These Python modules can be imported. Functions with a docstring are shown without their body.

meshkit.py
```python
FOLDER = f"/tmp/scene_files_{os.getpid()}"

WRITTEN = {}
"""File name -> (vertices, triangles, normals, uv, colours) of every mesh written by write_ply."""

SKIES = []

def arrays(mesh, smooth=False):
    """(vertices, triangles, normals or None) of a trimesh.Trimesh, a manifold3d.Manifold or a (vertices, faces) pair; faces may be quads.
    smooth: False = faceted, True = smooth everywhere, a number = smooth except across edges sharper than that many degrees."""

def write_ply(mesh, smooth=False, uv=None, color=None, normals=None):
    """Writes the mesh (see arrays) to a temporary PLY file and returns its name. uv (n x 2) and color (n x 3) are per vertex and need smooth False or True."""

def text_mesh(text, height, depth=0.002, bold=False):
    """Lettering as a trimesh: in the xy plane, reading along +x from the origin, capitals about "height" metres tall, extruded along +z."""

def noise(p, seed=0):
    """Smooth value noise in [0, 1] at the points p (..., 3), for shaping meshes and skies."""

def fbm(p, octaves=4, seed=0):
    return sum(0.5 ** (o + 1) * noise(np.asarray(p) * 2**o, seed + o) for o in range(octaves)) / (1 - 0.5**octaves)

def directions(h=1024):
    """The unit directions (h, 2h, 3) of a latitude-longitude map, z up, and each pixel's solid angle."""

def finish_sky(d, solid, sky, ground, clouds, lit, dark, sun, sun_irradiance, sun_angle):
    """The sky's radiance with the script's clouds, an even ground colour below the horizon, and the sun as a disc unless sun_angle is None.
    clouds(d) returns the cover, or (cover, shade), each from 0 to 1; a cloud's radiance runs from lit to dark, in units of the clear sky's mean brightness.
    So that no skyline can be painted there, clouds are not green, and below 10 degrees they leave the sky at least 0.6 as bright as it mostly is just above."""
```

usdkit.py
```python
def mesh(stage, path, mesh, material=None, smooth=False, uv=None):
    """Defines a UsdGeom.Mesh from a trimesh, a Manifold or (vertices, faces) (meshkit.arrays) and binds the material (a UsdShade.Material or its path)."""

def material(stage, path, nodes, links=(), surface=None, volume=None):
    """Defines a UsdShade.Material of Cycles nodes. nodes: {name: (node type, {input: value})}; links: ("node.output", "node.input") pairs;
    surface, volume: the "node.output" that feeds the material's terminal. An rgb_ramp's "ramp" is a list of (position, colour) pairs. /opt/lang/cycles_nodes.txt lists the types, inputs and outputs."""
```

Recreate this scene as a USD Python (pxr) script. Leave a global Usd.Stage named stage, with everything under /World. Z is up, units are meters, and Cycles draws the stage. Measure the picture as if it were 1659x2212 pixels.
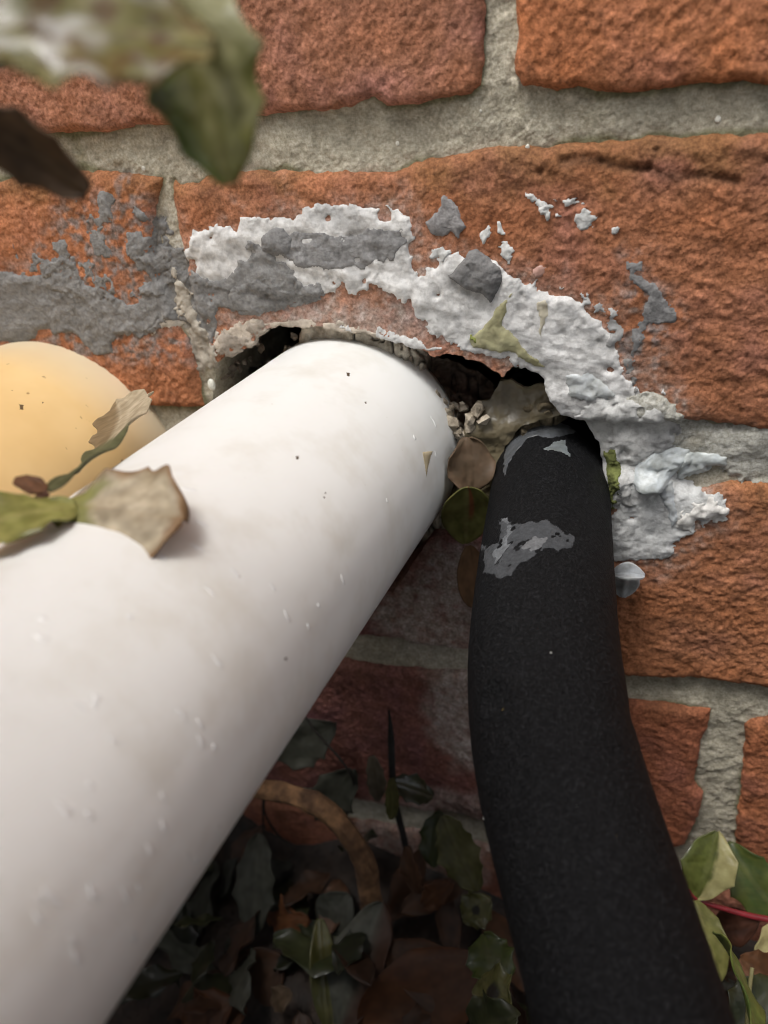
import math, numpy as np, trimesh, usdkit, meshkit
from scipy.ndimage import gaussian_filter
from pxr import Usd, UsdGeom, UsdLux, UsdShade, Gf, Sdf, Vt

stage = Usd.Stage.CreateInMemory()
UsdGeom.SetStageUpAxis(stage, UsdGeom.Tokens.z)
UsdGeom.SetStageMetersPerUnit(stage, 1.0)
WORLD = UsdGeom.Xform.Define(stage, '/World')
stage.SetDefaultPrim(WORLD.GetPrim())
UsdGeom.Scope.Define(stage, '/World/Looks')
MAT = lambda name, n, l, surface='p.BSDF', volume=None: usdkit.material(stage, '/World/Looks/' + name, n, l, surface=surface, volume=volume)

# ------------------------------------------------------------------ camera, sky, sun, exposure
EXPOSURE = 1.3
YAW, PITCH, ROLL = -0.392474724, -0.533857205, -0.128326061
CAM = np.array([0.0464245154, -0.203376810, 0.0319195057])
FPX, PW, PH = 1997.0, 1659.0, 2212.0            # focal length in units of a 1659 x 2212 picture
cy, sy, cp, sp = math.cos(YAW), math.sin(YAW), math.cos(PITCH), math.sin(PITCH)
FWD = np.array([sy * cp, cy * cp, sp]); r0 = np.array([cy, -sy, 0.0]); u0 = np.cross(r0, FWD)
RIGHT = math.cos(ROLL) * r0 + math.sin(ROLL) * u0
UP = -math.sin(ROLL) * r0 + math.cos(ROLL) * u0
cam = UsdGeom.Camera.Define(stage, '/World/camera')
m4 = Gf.Matrix4d(*RIGHT, 0, *UP, 0, *(-FWD), 0, *CAM, 1)
cam.AddTransformOp().Set(m4)
cam.CreateFocalLengthAttr(4.1)
cam.CreateHorizontalApertureAttr(4.1 * PW / FPX)
cam.CreateVerticalApertureAttr(4.1 * PH / FPX)
cam.CreateClippingRangeAttr(Gf.Vec2f(0.002, 500.0))
cam.CreateFStopAttr(1.8)
cam.CreateFocusDistanceAttr(0.215)
cam.CreateExposureAttr(EXPOSURE)

SUN = np.array([-0.16, -0.24, 0.95]); SUN /= np.linalg.norm(SUN)     # towards the brightest part of the overcast
dome = UsdLux.DomeLight.Define(stage, '/World/sky')
dome.GetPrim().SetCustomDataByKey('kind', 'structure')
skym = MAT('overcast_sky', {
    's': ('sky_texture', {'sky_type': 'single_scattering', 'sun_disc': False, 'sun_elevation': math.asin(SUN[2]),
                          'sun_rotation': math.atan2(SUN[0], SUN[1]), 'altitude': 50.0, 'aerosol_density': 3.0}),
    'h': ('hsv', {'saturation': 0.22, 'value': 1.0}),
    'b': ('background_shader', {'strength': 0.13})},
    [('s.color', 'h.color'), ('h.color', 'b.color')], surface='b.background')
UsdShade.MaterialBindingAPI.Apply(dome.GetPrim()).Bind(skym)
sun = UsdLux.DistantLight.Define(stage, '/World/sun')
sun.CreateNormalizeAttr(True); sun.CreateIntensityAttr(0.15); sun.CreateAngleAttr(14.0); sun.CreateColorAttr(Gf.Vec3f(1, 0.985, 0.955))
zz = SUN; xx = np.cross([0, 1, 0.2], zz); xx /= np.linalg.norm(xx); yy = np.cross(zz, xx)
sun.AddTransformOp().Set(Gf.Matrix4d(*xx, 0, *yy, 0, *zz, 0, 0, 0, 3, 1))

# ------------------------------------------------------------------ helpers
_used = {}
def unique(parent, name):
    k = parent + '/' + name
    n = _used.get(k, -1) + 1; _used[k] = n
    return k if n == 0 else f'{k}_{n:03d}'
def put(name, mesh, mat, parent=None, smooth=True, col=None, label=None, cat=None, group=None, kind=None):
    path = unique(parent.GetPath().pathString if parent else '/World', name)
    m = usdkit.mesh(stage, path, mesh, mat, smooth=smooth)
    if col is not None:
        UsdGeom.PrimvarsAPI(m).CreatePrimvar('tint', Sdf.ValueTypeNames.Color3fArray, 'vertex').Set(Vt.Vec3fArray.FromNumpy(np.asarray(col, np.float32)))
    p = m.GetPrim(); tag(p, label, cat, group, kind)
    return p
def tag(p, label=None, cat=None, group=None, kind=None):
    for k, v in (('label', label), ('category', cat), ('group', group), ('kind', kind)):
        if v: p.SetCustomDataByKey(k, v)
    return p
def thing(name, label, cat, loc=(0, 0, 0), group=None, kind=None):
    x = UsdGeom.Xform.Define(stage, unique('/World', name))
    if any(loc): x.AddTranslateOp().Set(Gf.Vec3d(*map(float, loc)))
    return tag(x.GetPrim(), label, cat, group, kind)
def ray(px, py):
    d = np.multiply.outer(np.asarray(px, float) - PW / 2, RIGHT) - np.multiply.outer(np.asarray(py, float) - PH / 2, UP) + FPX * FWD
    return d / np.linalg.norm(d, axis=-1, keepdims=True)
def on_y(px, py, y=0.0):                            # the point of the vertical plane y that lies in this direction
    d = ray(px, py); return CAM + d * ((y - CAM[1]) / d[..., 1])[..., None]
def on_z(px, py, z):
    d = ray(px, py); return CAM + d * ((z - CAM[2]) / d[..., 2])[..., None]
def deep(px, py, dep):
    d = ray(px, py); return CAM + d * (dep / (d @ FWD))[..., None]
def project(P):
    q = P - CAM; w = q @ FWD
    return PW / 2 + FPX * (q @ RIGHT) / w, PH / 2 - FPX * (q @ UP) / w
def wp(pts):                                        # outline traced on the wall -> wall coordinates (x, z)
    a = np.array(pts, float); q = on_y(a[:, 0], a[:, 1]); return q[:, [0, 2]]
def psdf(poly, X, Z):                               # signed distance, positive inside
    poly = np.asarray(poly, float); d2 = np.full(X.shape, 1e9); ins = np.zeros(X.shape, bool)
    for (x0, z0), (x1, z1) in zip(poly, np.roll(poly, -1, 0)):
        ex, ez = x1 - x0, z1 - z0
        t = np.clip(((X - x0) * ex + (Z - z0) * ez) / (ex * ex + ez * ez + 1e-18), 0, 1)
        d2 = np.minimum(d2, (X - x0 - t * ex) ** 2 + (Z - z0 - t * ez) ** 2)
        c = (z0 > Z) != (z1 > Z)
        ins ^= c & (X < (x1 - x0) * (Z - z0) / ((z1 - z0) if z1 != z0 else 1e-12) + x0)
    return np.where(ins, 1, -1) * np.sqrt(d2)
def nz(X, Z, lam, seed, octaves=3):                 # noise about -1..1 of wavelength lam (metres)
    if np.ndim(lam): lx, lz = lam
    else: lx = lz = lam
    return meshkit.fbm(np.stack([X / lx + 13.7, Z / lz + 5.1, np.full(X.shape, seed * 1.37)], -1), octaves, seed) * 2 - 1
def rotnz(X, Z, ang, lu, lv, seed, octaves=3):
    c, s = math.cos(ang), math.sin(ang); return nz(X * c + Z * s, -X * s + Z * c, (lu, lv), seed, octaves)
def sstep(x, a, b):
    t = np.clip((x - a) / (b - a), 0, 1); return t * t * (3 - 2 * t)
def mixc(a, b, f): return np.asarray(a) * (1 - f[..., None]) + np.asarray(b) * f[..., None]

def grid_patch(U, V, S, pos, skirt=None):
    """Mesh of the cells of the grid U, V where S > 0; the outline follows S = 0. pos(U, V, vertex index) -> points. skirt: function of the outline's points -> the points behind them."""
    gv, gu = np.gradient(S)
    vin = S > 0
    q = vin[:-1, :-1] | vin[1:, :-1] | vin[:-1, 1:] | vin[1:, 1:]
    ii = np.arange(S.size).reshape(S.shape)
    f = np.stack([ii[:-1, :-1][q], ii[:-1, 1:][q], ii[1:, 1:][q], ii[1:, :-1][q]], 1)
    used, inv = np.unique(f.ravel(), return_inverse=True); f = inv.reshape(f.shape)
    s, a, b = S.ravel()[used], gu.ravel()[used], gv.ravel()[used]
    g2 = a * a + b * b + 1e-20
    out = s <= 0
    du, dv = np.where(out, np.clip(-s * a / g2, -1, 1), 0), np.where(out, np.clip(-s * b / g2, -1, 1), 0)
    row, colm = np.divmod(used, S.shape[1])
    r2, c2 = np.clip(row + dv, 0, S.shape[0] - 1.001), np.clip(colm + du, 0, S.shape[1] - 1.001)
    r0_, c0_ = r2.astype(int), c2.astype(int); fr, fc = r2 - r0_, c2 - c0_
    def samp(A):
        A = np.asarray(A)
        w = [fr, fc] if A.ndim == 2 else [fr[:, None], fc[:, None]]
        return (A[r0_, c0_] * (1 - w[0]) * (1 - w[1]) + A[r0_ + 1, c0_] * w[0] * (1 - w[1]) + A[r0_, c0_ + 1] * (1 - w[0]) * w[1] + A[r0_ + 1, c0_ + 1] * w[0] * w[1])
    P = pos(samp, np.where(out, 0.0, s))
    t = np.vstack([f[:, [0, 1, 2]], f[:, [0, 2, 3]]])
    if skirt is not None:
        e = np.vstack([f[:, [0, 1]], f[:, [1, 2]], f[:, [2, 3]], f[:, [3, 0]]])
        key = np.sort(e, 1); k = key[:, 0].astype(np.int64) * len(P) + key[:, 1]
        _, idx, cnt = np.unique(k, return_index=True, return_counts=True)
        be = e[idx[cnt == 1]]
        bu, binv = np.unique(be.ravel(), return_inverse=True); be = binv.reshape(be.shape)
        n0 = len(P); top = P[bu]; bot = skirt(top)
        P = np.vstack([P, top, bot]); nb = len(bu)
        t = np.vstack([t, np.stack([be[:, 1], be[:, 0], be[:, 0] + nb], 1) + n0, np.stack([be[:, 1], be[:, 0] + nb, be[:, 1] + nb], 1) + n0])
        extra = bu
    else: extra = np.zeros(0, int)
    def field(A):
        v = samp(A); return np.concatenate([v, v[extra], v[extra]]) if len(extra) else v
    return (P, t), field

def tube(path, rad, n=96, cap=True, inner=None, mod=None):
    """Tube along a path (k x 3) with radius rad (number or per point). inner: bore radius, gives a hollow pipe. mod(s, phi) scales the radius."""
    path = np.asarray(path, float); k = len(path); rad = np.broadcast_to(np.asarray(rad, float), (k,))
    T = np.gradient(path, axis=0); T /= np.linalg.norm(T, axis=1, keepdims=True)
    ref = np.array([0, 0, 1.0]) if abs(T[0, 2]) < 0.9 else np.array([1.0, 0, 0])
    N = []; nprev = ref
    for t in T:
        v = nprev - t * (nprev @ t); v /= np.linalg.norm(v); N.append(v); nprev = v
    N = np.array(N); B = np.cross(T, N)
    ph = np.linspace(0, 2 * np.pi, n, endpoint=False)
    s = np.concatenate([[0], np.cumsum(np.linalg.norm(np.diff(path, axis=0), axis=1))])
    Sg, Pg = np.meshgrid(s, ph, indexing='ij')
    R = rad[:, None] * (mod(Sg, Pg) if mod else 1)
    D = np.cos(Pg)[..., None] * N[:, None] + np.sin(Pg)[..., None] * B[:, None]
    V = path[:, None] + R[..., None] * D
    def faces(off, flip=False):
        i = np.arange(k - 1)[:, None] * n; j = np.arange(n)[None]; j2 = (j + 1) % n
        q = np.stack([i + j, i + j2, i + n + j2, i + n + j], -1).reshape(-1, 4) + off
        if flip: q = q[:, ::-1]
        return np.vstack([q[:, [0, 1, 2]], q[:, [0, 2, 3]]])
    verts, tris = [V.reshape(-1, 3)], [faces(0)]
    if inner is not None:
        Vi = path[:, None] + inner * D; off = k * n
        verts.append(Vi.reshape(-1, 3)); tris.append(faces(off, True))
        j = np.arange(n); j2 = (j + 1) % n
        for base, fl in ((0, False), ((k - 1) * n, True)):
            q = np.stack([base + j2, base + j, off + base + j, off + base + j2], 1)
            if fl: q = q[:, ::-1]
            tris.append(np.vstack([q[:, [0, 1, 2]], q[:, [0, 2, 3]]]))
    elif cap:
        c0, c1 = len(verts[0]), len(verts[0]) + 1
        verts.append(np.array([path[0], path[-1]])); j = np.arange(n); j2 = (j + 1) % n
        tris.append(np.stack([np.full(n, c0), j2, j], 1)); o = (k - 1) * n
        tris.append(np.stack([np.full(n, c1), o + j, o + j2], 1))
    return (np.vstack(verts), np.vstack(tris)), dict(V=V, D=D, S=Sg, Ph=Pg, path=path, T=T, R=R)

def spline(pts, n):
    from scipy.interpolate import CubicSpline
    pts = np.asarray(pts, float); t = np.concatenate([[0], np.cumsum(np.linalg.norm(np.diff(pts[:, :3], axis=0), axis=1))])
    return CubicSpline(t, pts)(np.linspace(0, t[-1], n))

# ------------------------------------------------------------------ materials
def tinted(name, rough, bumps, speck=None, spec=0.3, extra=None, coat=0.0):
    """Base colour from the mesh's own tint, broken up by grains; bumps: (scale per metre, strength, distance)."""
    n = {'a': ('attribute', {'attribute': 'tint'}), 'g': ('geometry', {}), 'p': ('principled_bsdf', {'roughness': rough, 'specular_ior_level': spec, 'coat_weight': coat, 'coat_roughness': 0.25, **(extra or {})})}
    l = []; c = 'a.color'
    for i, (sc, lo, hi, lw, hw) in enumerate(speck or []):
        n[f'k{i}'] = ('noise_texture', {'scale': sc, 'detail': 3.0, 'roughness': 0.65})
        n[f'r{i}'] = ('rgb_ramp', {'ramp': [(lw, lo), (hw, hi)]})
        n[f'm{i}'] = ('mix_color', {'blend_type': 'multiply', 'fac': 1.0, 'use_clamp': False})
        l += [('g.position', f'k{i}.vector'), (f'k{i}.fac', f'r{i}.fac'), (c, f'm{i}.a'), (f'r{i}.color', f'm{i}.b')]; c = f'm{i}.result'
    l.append((c, 'p.base_color'))
    prev = None
    for i, (sc, st, di) in enumerate(bumps):
        n[f'bn{i}'] = ('noise_texture', {'scale': sc, 'detail': 4.0, 'roughness': 0.6})
        n[f'b{i}'] = ('bump', {'strength': st, 'distance': di})
        l += [('g.position', f'bn{i}.vector'), (f'bn{i}.fac', f'b{i}.height')]
        if prev: l.append((prev, f'b{i}.normal'))
        prev = f'b{i}.normal'
    if prev: l.append((prev, 'p.normal'))
    return MAT(name, n, l)
M_BRICK = tinted('brick_clay', 0.85, [(420, 0.36, 0.0012), (1500, 0.36, 0.0005)],
                 [(1300, (0.55, 0.5, 0.45), (1.35, 1.35, 1.35), 0.3, 0.7), (260, (0.72, 0.7, 0.66), (1.2, 1.2, 1.25), 0.3, 0.7)])
M_MORTAR = tinted('sandy_mortar', 0.9, [(600, 0.4, 0.0010), (1700, 0.35, 0.0004)],
                  [(1500, (0.68, 0.66, 0.6), (1.25, 1.25, 1.25), 0.3, 0.72), (380, (0.75, 0.75, 0.72), (1.2, 1.2, 1.2), 0.3, 0.7)])
M_LIME = tinted('lime_smear', 0.8, [(600, 0.3, 0.0010), (1800, 0.25, 0.0004)],
                [(500, (0.72, 0.71, 0.70), (1.15, 1.15, 1.15), 0.3, 0.6)])
M_GREY = tinted('cement_smear', 0.85, [(800, 0.5, 0.0008), (2300, 0.4, 0.0003)],
                [(900, (0.7, 0.7, 0.7), (1.25, 1.25, 1.25), 0.3, 0.7)])
M_SEAL = tinted('old_sealant', 0.35, [(350, 0.35, 0.001)], [(300, (0.7, 0.68, 0.62), (1.15, 1.15, 1.15), 0.3, 0.7)], spec=0.5)
M_LINING = tinted('hole_rubble', 0.9, [(300, 0.6, 0.002), (1300, 0.5, 0.0006)], [(350, (0.45, 0.42, 0.38), (1.3, 1.3, 1.3), 0.3, 0.65)])
M_SOIL = MAT('dark_soil', {'g': ('geometry', {}), 'n': ('noise_texture', {'scale': 120.0, 'detail': 5.0}), 'r': ('rgb_ramp', {'ramp': [(0.3, (0.008, 0.006, 0.005)), (0.7, (0.035, 0.022, 0.015))]}),
                          'b': ('bump', {'strength': 0.8, 'distance': 0.006}), 'p': ('principled_bsdf', {'roughness': 0.85})},
             [('g.position', 'n.vector'), ('n.fac', 'r.fac'), ('r.color', 'p.base_color'), ('n.fac', 'b.height'), ('b.normal', 'p.normal')])
def leafmat(name, rough, trans, spec=0.5, coat=0.0):
    n = {'a': ('attribute', {'attribute': 'tint'}), 'g': ('geometry', {}), 'n': ('noise_texture', {'scale': 500.0, 'detail': 4.0}), 'b': ('bump', {'strength': 0.3, 'distance': 0.0006}),
         'k': ('noise_texture', {'scale': 260.0, 'detail': 4.0}), 'r': ('rgb_ramp', {'ramp': [(0.3, (0.7, 0.68, 0.62)), (0.65, (1.15, 1.15, 1.15))]}), 'm': ('mix_color', {'blend_type': 'multiply', 'fac': 1.0, 'use_clamp': False}),
         'p': ('principled_bsdf', {'roughness': rough, 'specular_ior_level': spec, 'coat_weight': coat, 'coat_roughness': 0.08}), 't': ('translucent_bsdf', {}), 'x': ('mix_closure', {'fac': trans})}
    l = [('g.position', 'n.vector'), ('n.fac', 'b.height'), ('b.normal', 'p.normal'), ('g.position', 'k.vector'), ('k.fac', 'r.fac'), ('a.color', 'm.a'), ('r.color', 'm.b'),
         ('m.result', 'p.base_color'), ('m.result', 't.color'), ('p.BSDF', 'x.closure1'), ('t.BSDF', 'x.closure2')]
    return MAT(name, n, l, surface='x.closure')
M_LEAF = leafmat('waxy_leaf', 0.35, 0.18, 0.5, 0.25)
M_DRY = leafmat('dead_leaf', 0.6, 0.22, 0.35)
M_WET = leafmat('wet_leaf', 0.45, 0.08, 0.35, 0.10)
M_PVC = MAT('white_plastic', {'g': ('geometry', {}), 'mp': ('mapping', {'scale': (1.0, 1.0, 1.0)}), 'n': ('noise_texture', {'scale': 60.0, 'detail': 5.0, 'roughness': 0.6}),
                              'r': ('rgb_ramp', {'ramp': [(0.30, (0.64, 0.62, 0.565)), (0.50, (0.72, 0.715, 0.68)), (1.0, (0.75, 0.748, 0.725))]}),
                              'n2': ('noise_texture', {'scale': 700.0, 'detail': 2.0}), 'r2': ('rgb_ramp', {'ramp': [(0.17, (0.55, 0.46, 0.36)), (0.25, (1.0, 1.0, 1.0))]}),
                              'm': ('mix_color', {'blend_type': 'multiply', 'fac': 0.8}),
                              'mw': ('mapping', {'scale': (900.0, 160.0, 260.0)}), 'nw': ('noise_texture', {'scale': 1.0, 'detail': 2.0}), 'rw': ('rgb_ramp', {'ramp': [(0.62, (0, 0, 0)), (0.78, (1, 1, 1))]}),
                              'b': ('bump', {'strength': 0.05, 'distance': 0.0004}),
                              'p': ('principled_bsdf', {'roughness': 0.36, 'specular_ior_level': 0.5, 'subsurface_weight': 0.0})},
            [('g.position', 'n.vector'), ('n.fac', 'r.fac'), ('g.position', 'n2.vector'), ('n2.fac', 'r2.fac'), ('r.color', 'm.a'), ('r2.color', 'm.b'), ('m.result', 'p.base_color'),
             ('g.position', 'mw.vector'), ('mw.vector', 'nw.vector'), ('nw.fac', 'rw.fac'), ('rw.color', 'b.height'), ('b.normal', 'p.normal')])
M_CREAM = MAT('cream_plastic', {'g': ('geometry', {}), 'n': ('noise_texture', {'scale': 45.0, 'detail': 4.0}), 'r': ('rgb_ramp', {'ramp': [(0.3, (0.66, 0.44, 0.19)), (0.7, (0.74, 0.52, 0.25))]}),
                                'n2': ('noise_texture', {'scale': 420.0, 'detail': 2.0}), 'r2': ('rgb_ramp', {'ramp': [(0.20, (0.35, 0.27, 0.18)), (0.28, (1, 1, 1))]}), 'm': ('mix_color', {'blend_type': 'multiply', 'fac': 0.9}),
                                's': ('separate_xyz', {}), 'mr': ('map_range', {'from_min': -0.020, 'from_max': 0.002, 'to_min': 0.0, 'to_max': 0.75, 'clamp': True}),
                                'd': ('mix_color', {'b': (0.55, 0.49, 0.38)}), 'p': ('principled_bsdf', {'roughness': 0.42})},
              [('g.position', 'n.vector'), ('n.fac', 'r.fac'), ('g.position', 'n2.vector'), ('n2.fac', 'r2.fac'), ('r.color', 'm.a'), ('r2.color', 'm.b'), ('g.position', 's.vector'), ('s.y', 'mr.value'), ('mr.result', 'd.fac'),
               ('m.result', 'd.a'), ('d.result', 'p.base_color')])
M_FOAM = MAT('black_foam', {'g': ('geometry', {}), 'n': ('noise_texture', {'scale': 1500.0, 'detail': 3.0, 'roughness': 0.7}), 'b': ('bump', {'strength': 0.9, 'distance': 0.0007}),
                            'n2': ('noise_texture', {'scale': 350.0, 'detail': 3.0}), 'b2': ('bump', {'strength': 0.35, 'distance': 0.0012}),
                            'r': ('rgb_ramp', {'ramp': [(0.42, (0.0012, 0.0012, 0.0014)), (0.56, (0.005, 0.005, 0.0055)), (0.74, (0.018, 0.018, 0.019))]}), 'p': ('principled_bsdf', {'roughness': 0.6, 'specular_ior_level': 0.12})},
             [('g.position', 'n.vector'), ('n.fac', 'b.height'), ('g.position', 'n2.vector'), ('n2.fac', 'b2.height'), ('b2.normal', 'b.normal'), ('b.normal', 'p.normal'), ('n.fac', 'r.fac'), ('r.color', 'p.base_color')])
M_BARK = tinted('bark', 0.85, [(250, 0.7, 0.0015), (900, 0.5, 0.0006)], [(300, (0.5, 0.45, 0.4), (1.4, 1.4, 1.4), 0.3, 0.7)])
M_WATER = MAT('water_film', {'p': ('principled_bsdf', {'base_color': (0.72, 0.712, 0.685), 'roughness': 0.12, 'specular_ior_level': 0.5})}, [])
M_BRICKFAR = tinted('brick_plain', 0.85, [(300, 0.6, 0.002)], [(90, (0.6, 0.55, 0.5), (1.3, 1.3, 1.3), 0.3, 0.7)])

# ------------------------------------------------------------------ ground
def soil_height(x, y):
    near = np.exp(-((x + 0.05) ** 2 + y ** 2) / 0.5)
    P = np.stack([x * 22, y * 22, np.zeros_like(x)], -1)
    return -0.262 + 0.03 * (meshkit.fbm(P, 4, 3) - 0.5) * (0.3 + near) + 0.012 * np.exp(-np.abs(y) / 0.03) * near
gx = np.concatenate([-np.geomspace(60, 0.62, 24), np.linspace(-0.6, 0.5, 150), np.geomspace(0.52, 60, 24)])
gy = np.concatenate([-np.geomspace(60, 0.82, 24), np.linspace(-0.8, 0.05, 120), np.geomspace(0.07, 60, 24)])
GX, GY = np.meshgrid(gx, gy)
gi = np.arange(GX.size).reshape(GX.shape)
gf = np.stack([gi[:-1, :-1], gi[:-1, 1:], gi[1:, 1:], gi[1:, :-1]], -1).reshape(-1, 4)
put('ground', (np.stack([GX, GY, soil_height(GX, GY)], -1).reshape(-1, 3), gf), M_SOIL, kind='structure', label='dark damp soil at the foot of the brick wall')

# ------------------------------------------------------------------ brick wall
wall = thing('brick_wall', 'weathered orange brick wall with mortar smears round a ragged pipe hole', 'wall')
MM = 1e-3
xs = np.concatenate([np.arange(-0.315, -0.132, 0.003), np.arange(-0.132, 0.090, 0.0004), np.arange(0.090, 0.286, 0.003)])
zs = np.concatenate([np.arange(-0.312, -0.246, 0.003), np.arange(-0.246, 0.043, 0.0004), np.arange(0.043, 0.079, 0.003)])
X, Z = np.meshgrid(xs, zs)
hole = wp([(448, 850), (455, 800), (478, 772), (540, 748), (560, 718), (600, 702), (700, 706), (800, 716), (850, 735), (905, 752), (930, 768), (985, 765), (1040, 783), (1065, 800),
           (1085, 812), (1105, 795), (1130, 790), (1160, 802), (1182, 818), (1190, 855), (1215, 890), (1262, 912), (1295, 965), (1312, 1050), (1290, 1120), (1180, 1165), (1060, 1160), (990, 1150), (930, 1165), (850, 1280), (600, 1250), (470, 1000)])
nr1, nr2 = nz(X, Z, 5 * MM, 1), nz(X, Z, 1.4 * MM, 2)
HOLE = psdf(hole, X, Z) + nr1 * 1.0 * MM + nr2 * 0.55 * MM
def quad(x0, x1, row): return [(x0, 0.0055 - .075 * row), (x1, 0.0055 - .075 * row), (x1, 0.0695 - .075 * row), (x0, 0.0695 - .075 * row)]
def w1(px, py): return tuple(wp([(px, py)])[0])
def traced(pts): return [w1(*q) for q in pts]
up = 0.0695
B_A = [(-0.2205, up), (-0.2205, 0.006), (-0.16, 0.006)] + traced([(160, 290), (300, 277), (420, 268), (500, 256), (620, 247), (700, 240), (760, 228), (800, 207), (830, 228), (900, 228), (960, 216), (1010, 208), (1036, 185), (1041, 120), (1044, 10)]) + [(-0.0045, up)]
B_B = [(0.0035, up)] + traced([(1108, 10), (1117, 75), (1113, 160), (1130, 183), (1165, 192), (1200, 197), (1245, 183), (1262, 190), (1285, 200), (1400, 196), (1520, 188), (1600, 180), (1659, 184)]) + [(0.10, 0.0055), (0.2205, 0.0055), (0.2205, up)]
B_C = [(-0.304, -0.0055), (-0.16, -0.0055)] + traced([(0, 388), (80, 376), (160, 372), (270, 376), (345, 388), (330, 430), (322, 480), (330, 560)]) + [(-0.0885, -0.05), (-0.0885, -0.0695), (-0.304, -0.0695)]
B_D = traced([(362, 382), (380, 405), (420, 402), (440, 385), (500, 372), (640, 374), (760, 376), (860, 376), (890, 352), (1000, 336), (1060, 322), (1120, 318), (1200, 322), (1320, 308), (1345, 312), (1400, 300), (1480, 302), (1530, 292), (1600, 296), (1659, 292)]) + [(0.10, -0.0055), (0.137, -0.0055), (0.137, -0.0695), (0.06, -0.0698)] + traced([(1600, 924), (1480, 912)]) + [(0.0, -0.0695), (-0.0815, -0.0695)] + traced([(386, 540), (372, 470)])
B_E = [(0.0165, -0.0805)] + [(0.035, -0.0805)] + traced([(1500, 1062), (1590, 1046), (1659, 1045)]) + [(0.10, -0.0805), (0.2315, -0.0805), (0.2315, -0.1445), (0.08, -0.1445)] + traced([(1659, 1493), (1500, 1474), (1360, 1464)]) + [(0.0165, -0.1445)]
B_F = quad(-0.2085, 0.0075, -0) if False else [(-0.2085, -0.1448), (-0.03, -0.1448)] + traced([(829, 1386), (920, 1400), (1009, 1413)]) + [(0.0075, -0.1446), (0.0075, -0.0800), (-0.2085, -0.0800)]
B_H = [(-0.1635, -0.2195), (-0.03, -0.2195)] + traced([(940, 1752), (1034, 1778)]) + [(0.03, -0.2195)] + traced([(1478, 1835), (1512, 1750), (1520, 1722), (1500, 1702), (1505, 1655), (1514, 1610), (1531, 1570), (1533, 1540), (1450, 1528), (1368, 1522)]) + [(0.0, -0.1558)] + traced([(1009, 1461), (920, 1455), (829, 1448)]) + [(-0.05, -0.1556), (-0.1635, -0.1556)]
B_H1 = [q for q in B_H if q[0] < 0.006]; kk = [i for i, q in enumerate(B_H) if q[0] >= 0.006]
B_H1 = B_H[:kk[0]] + [(0.004, -0.2195), (0.004, -0.1560)] + B_H[kk[-1] + 1:]  # joint added behind the black pipe so the left part can be coloured darker
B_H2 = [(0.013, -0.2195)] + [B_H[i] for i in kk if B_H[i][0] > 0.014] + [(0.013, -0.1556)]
B_I = traced([(1659, 1552), (1609, 1571), (1603, 1640), (1600, 1720), (1588, 1780), (1592, 1830)]) + [(0.062, -0.2195), (0.2765, -0.2195), (0.2765, -0.1556)]
B_J = quad(-0.1985, 0.0165, 4); B_J2 = quad(-0.2085 + .225 * 1 + 0.0, 0.2415, 4)
B_G = quad(-0.3, -0.2185, 2)
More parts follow.
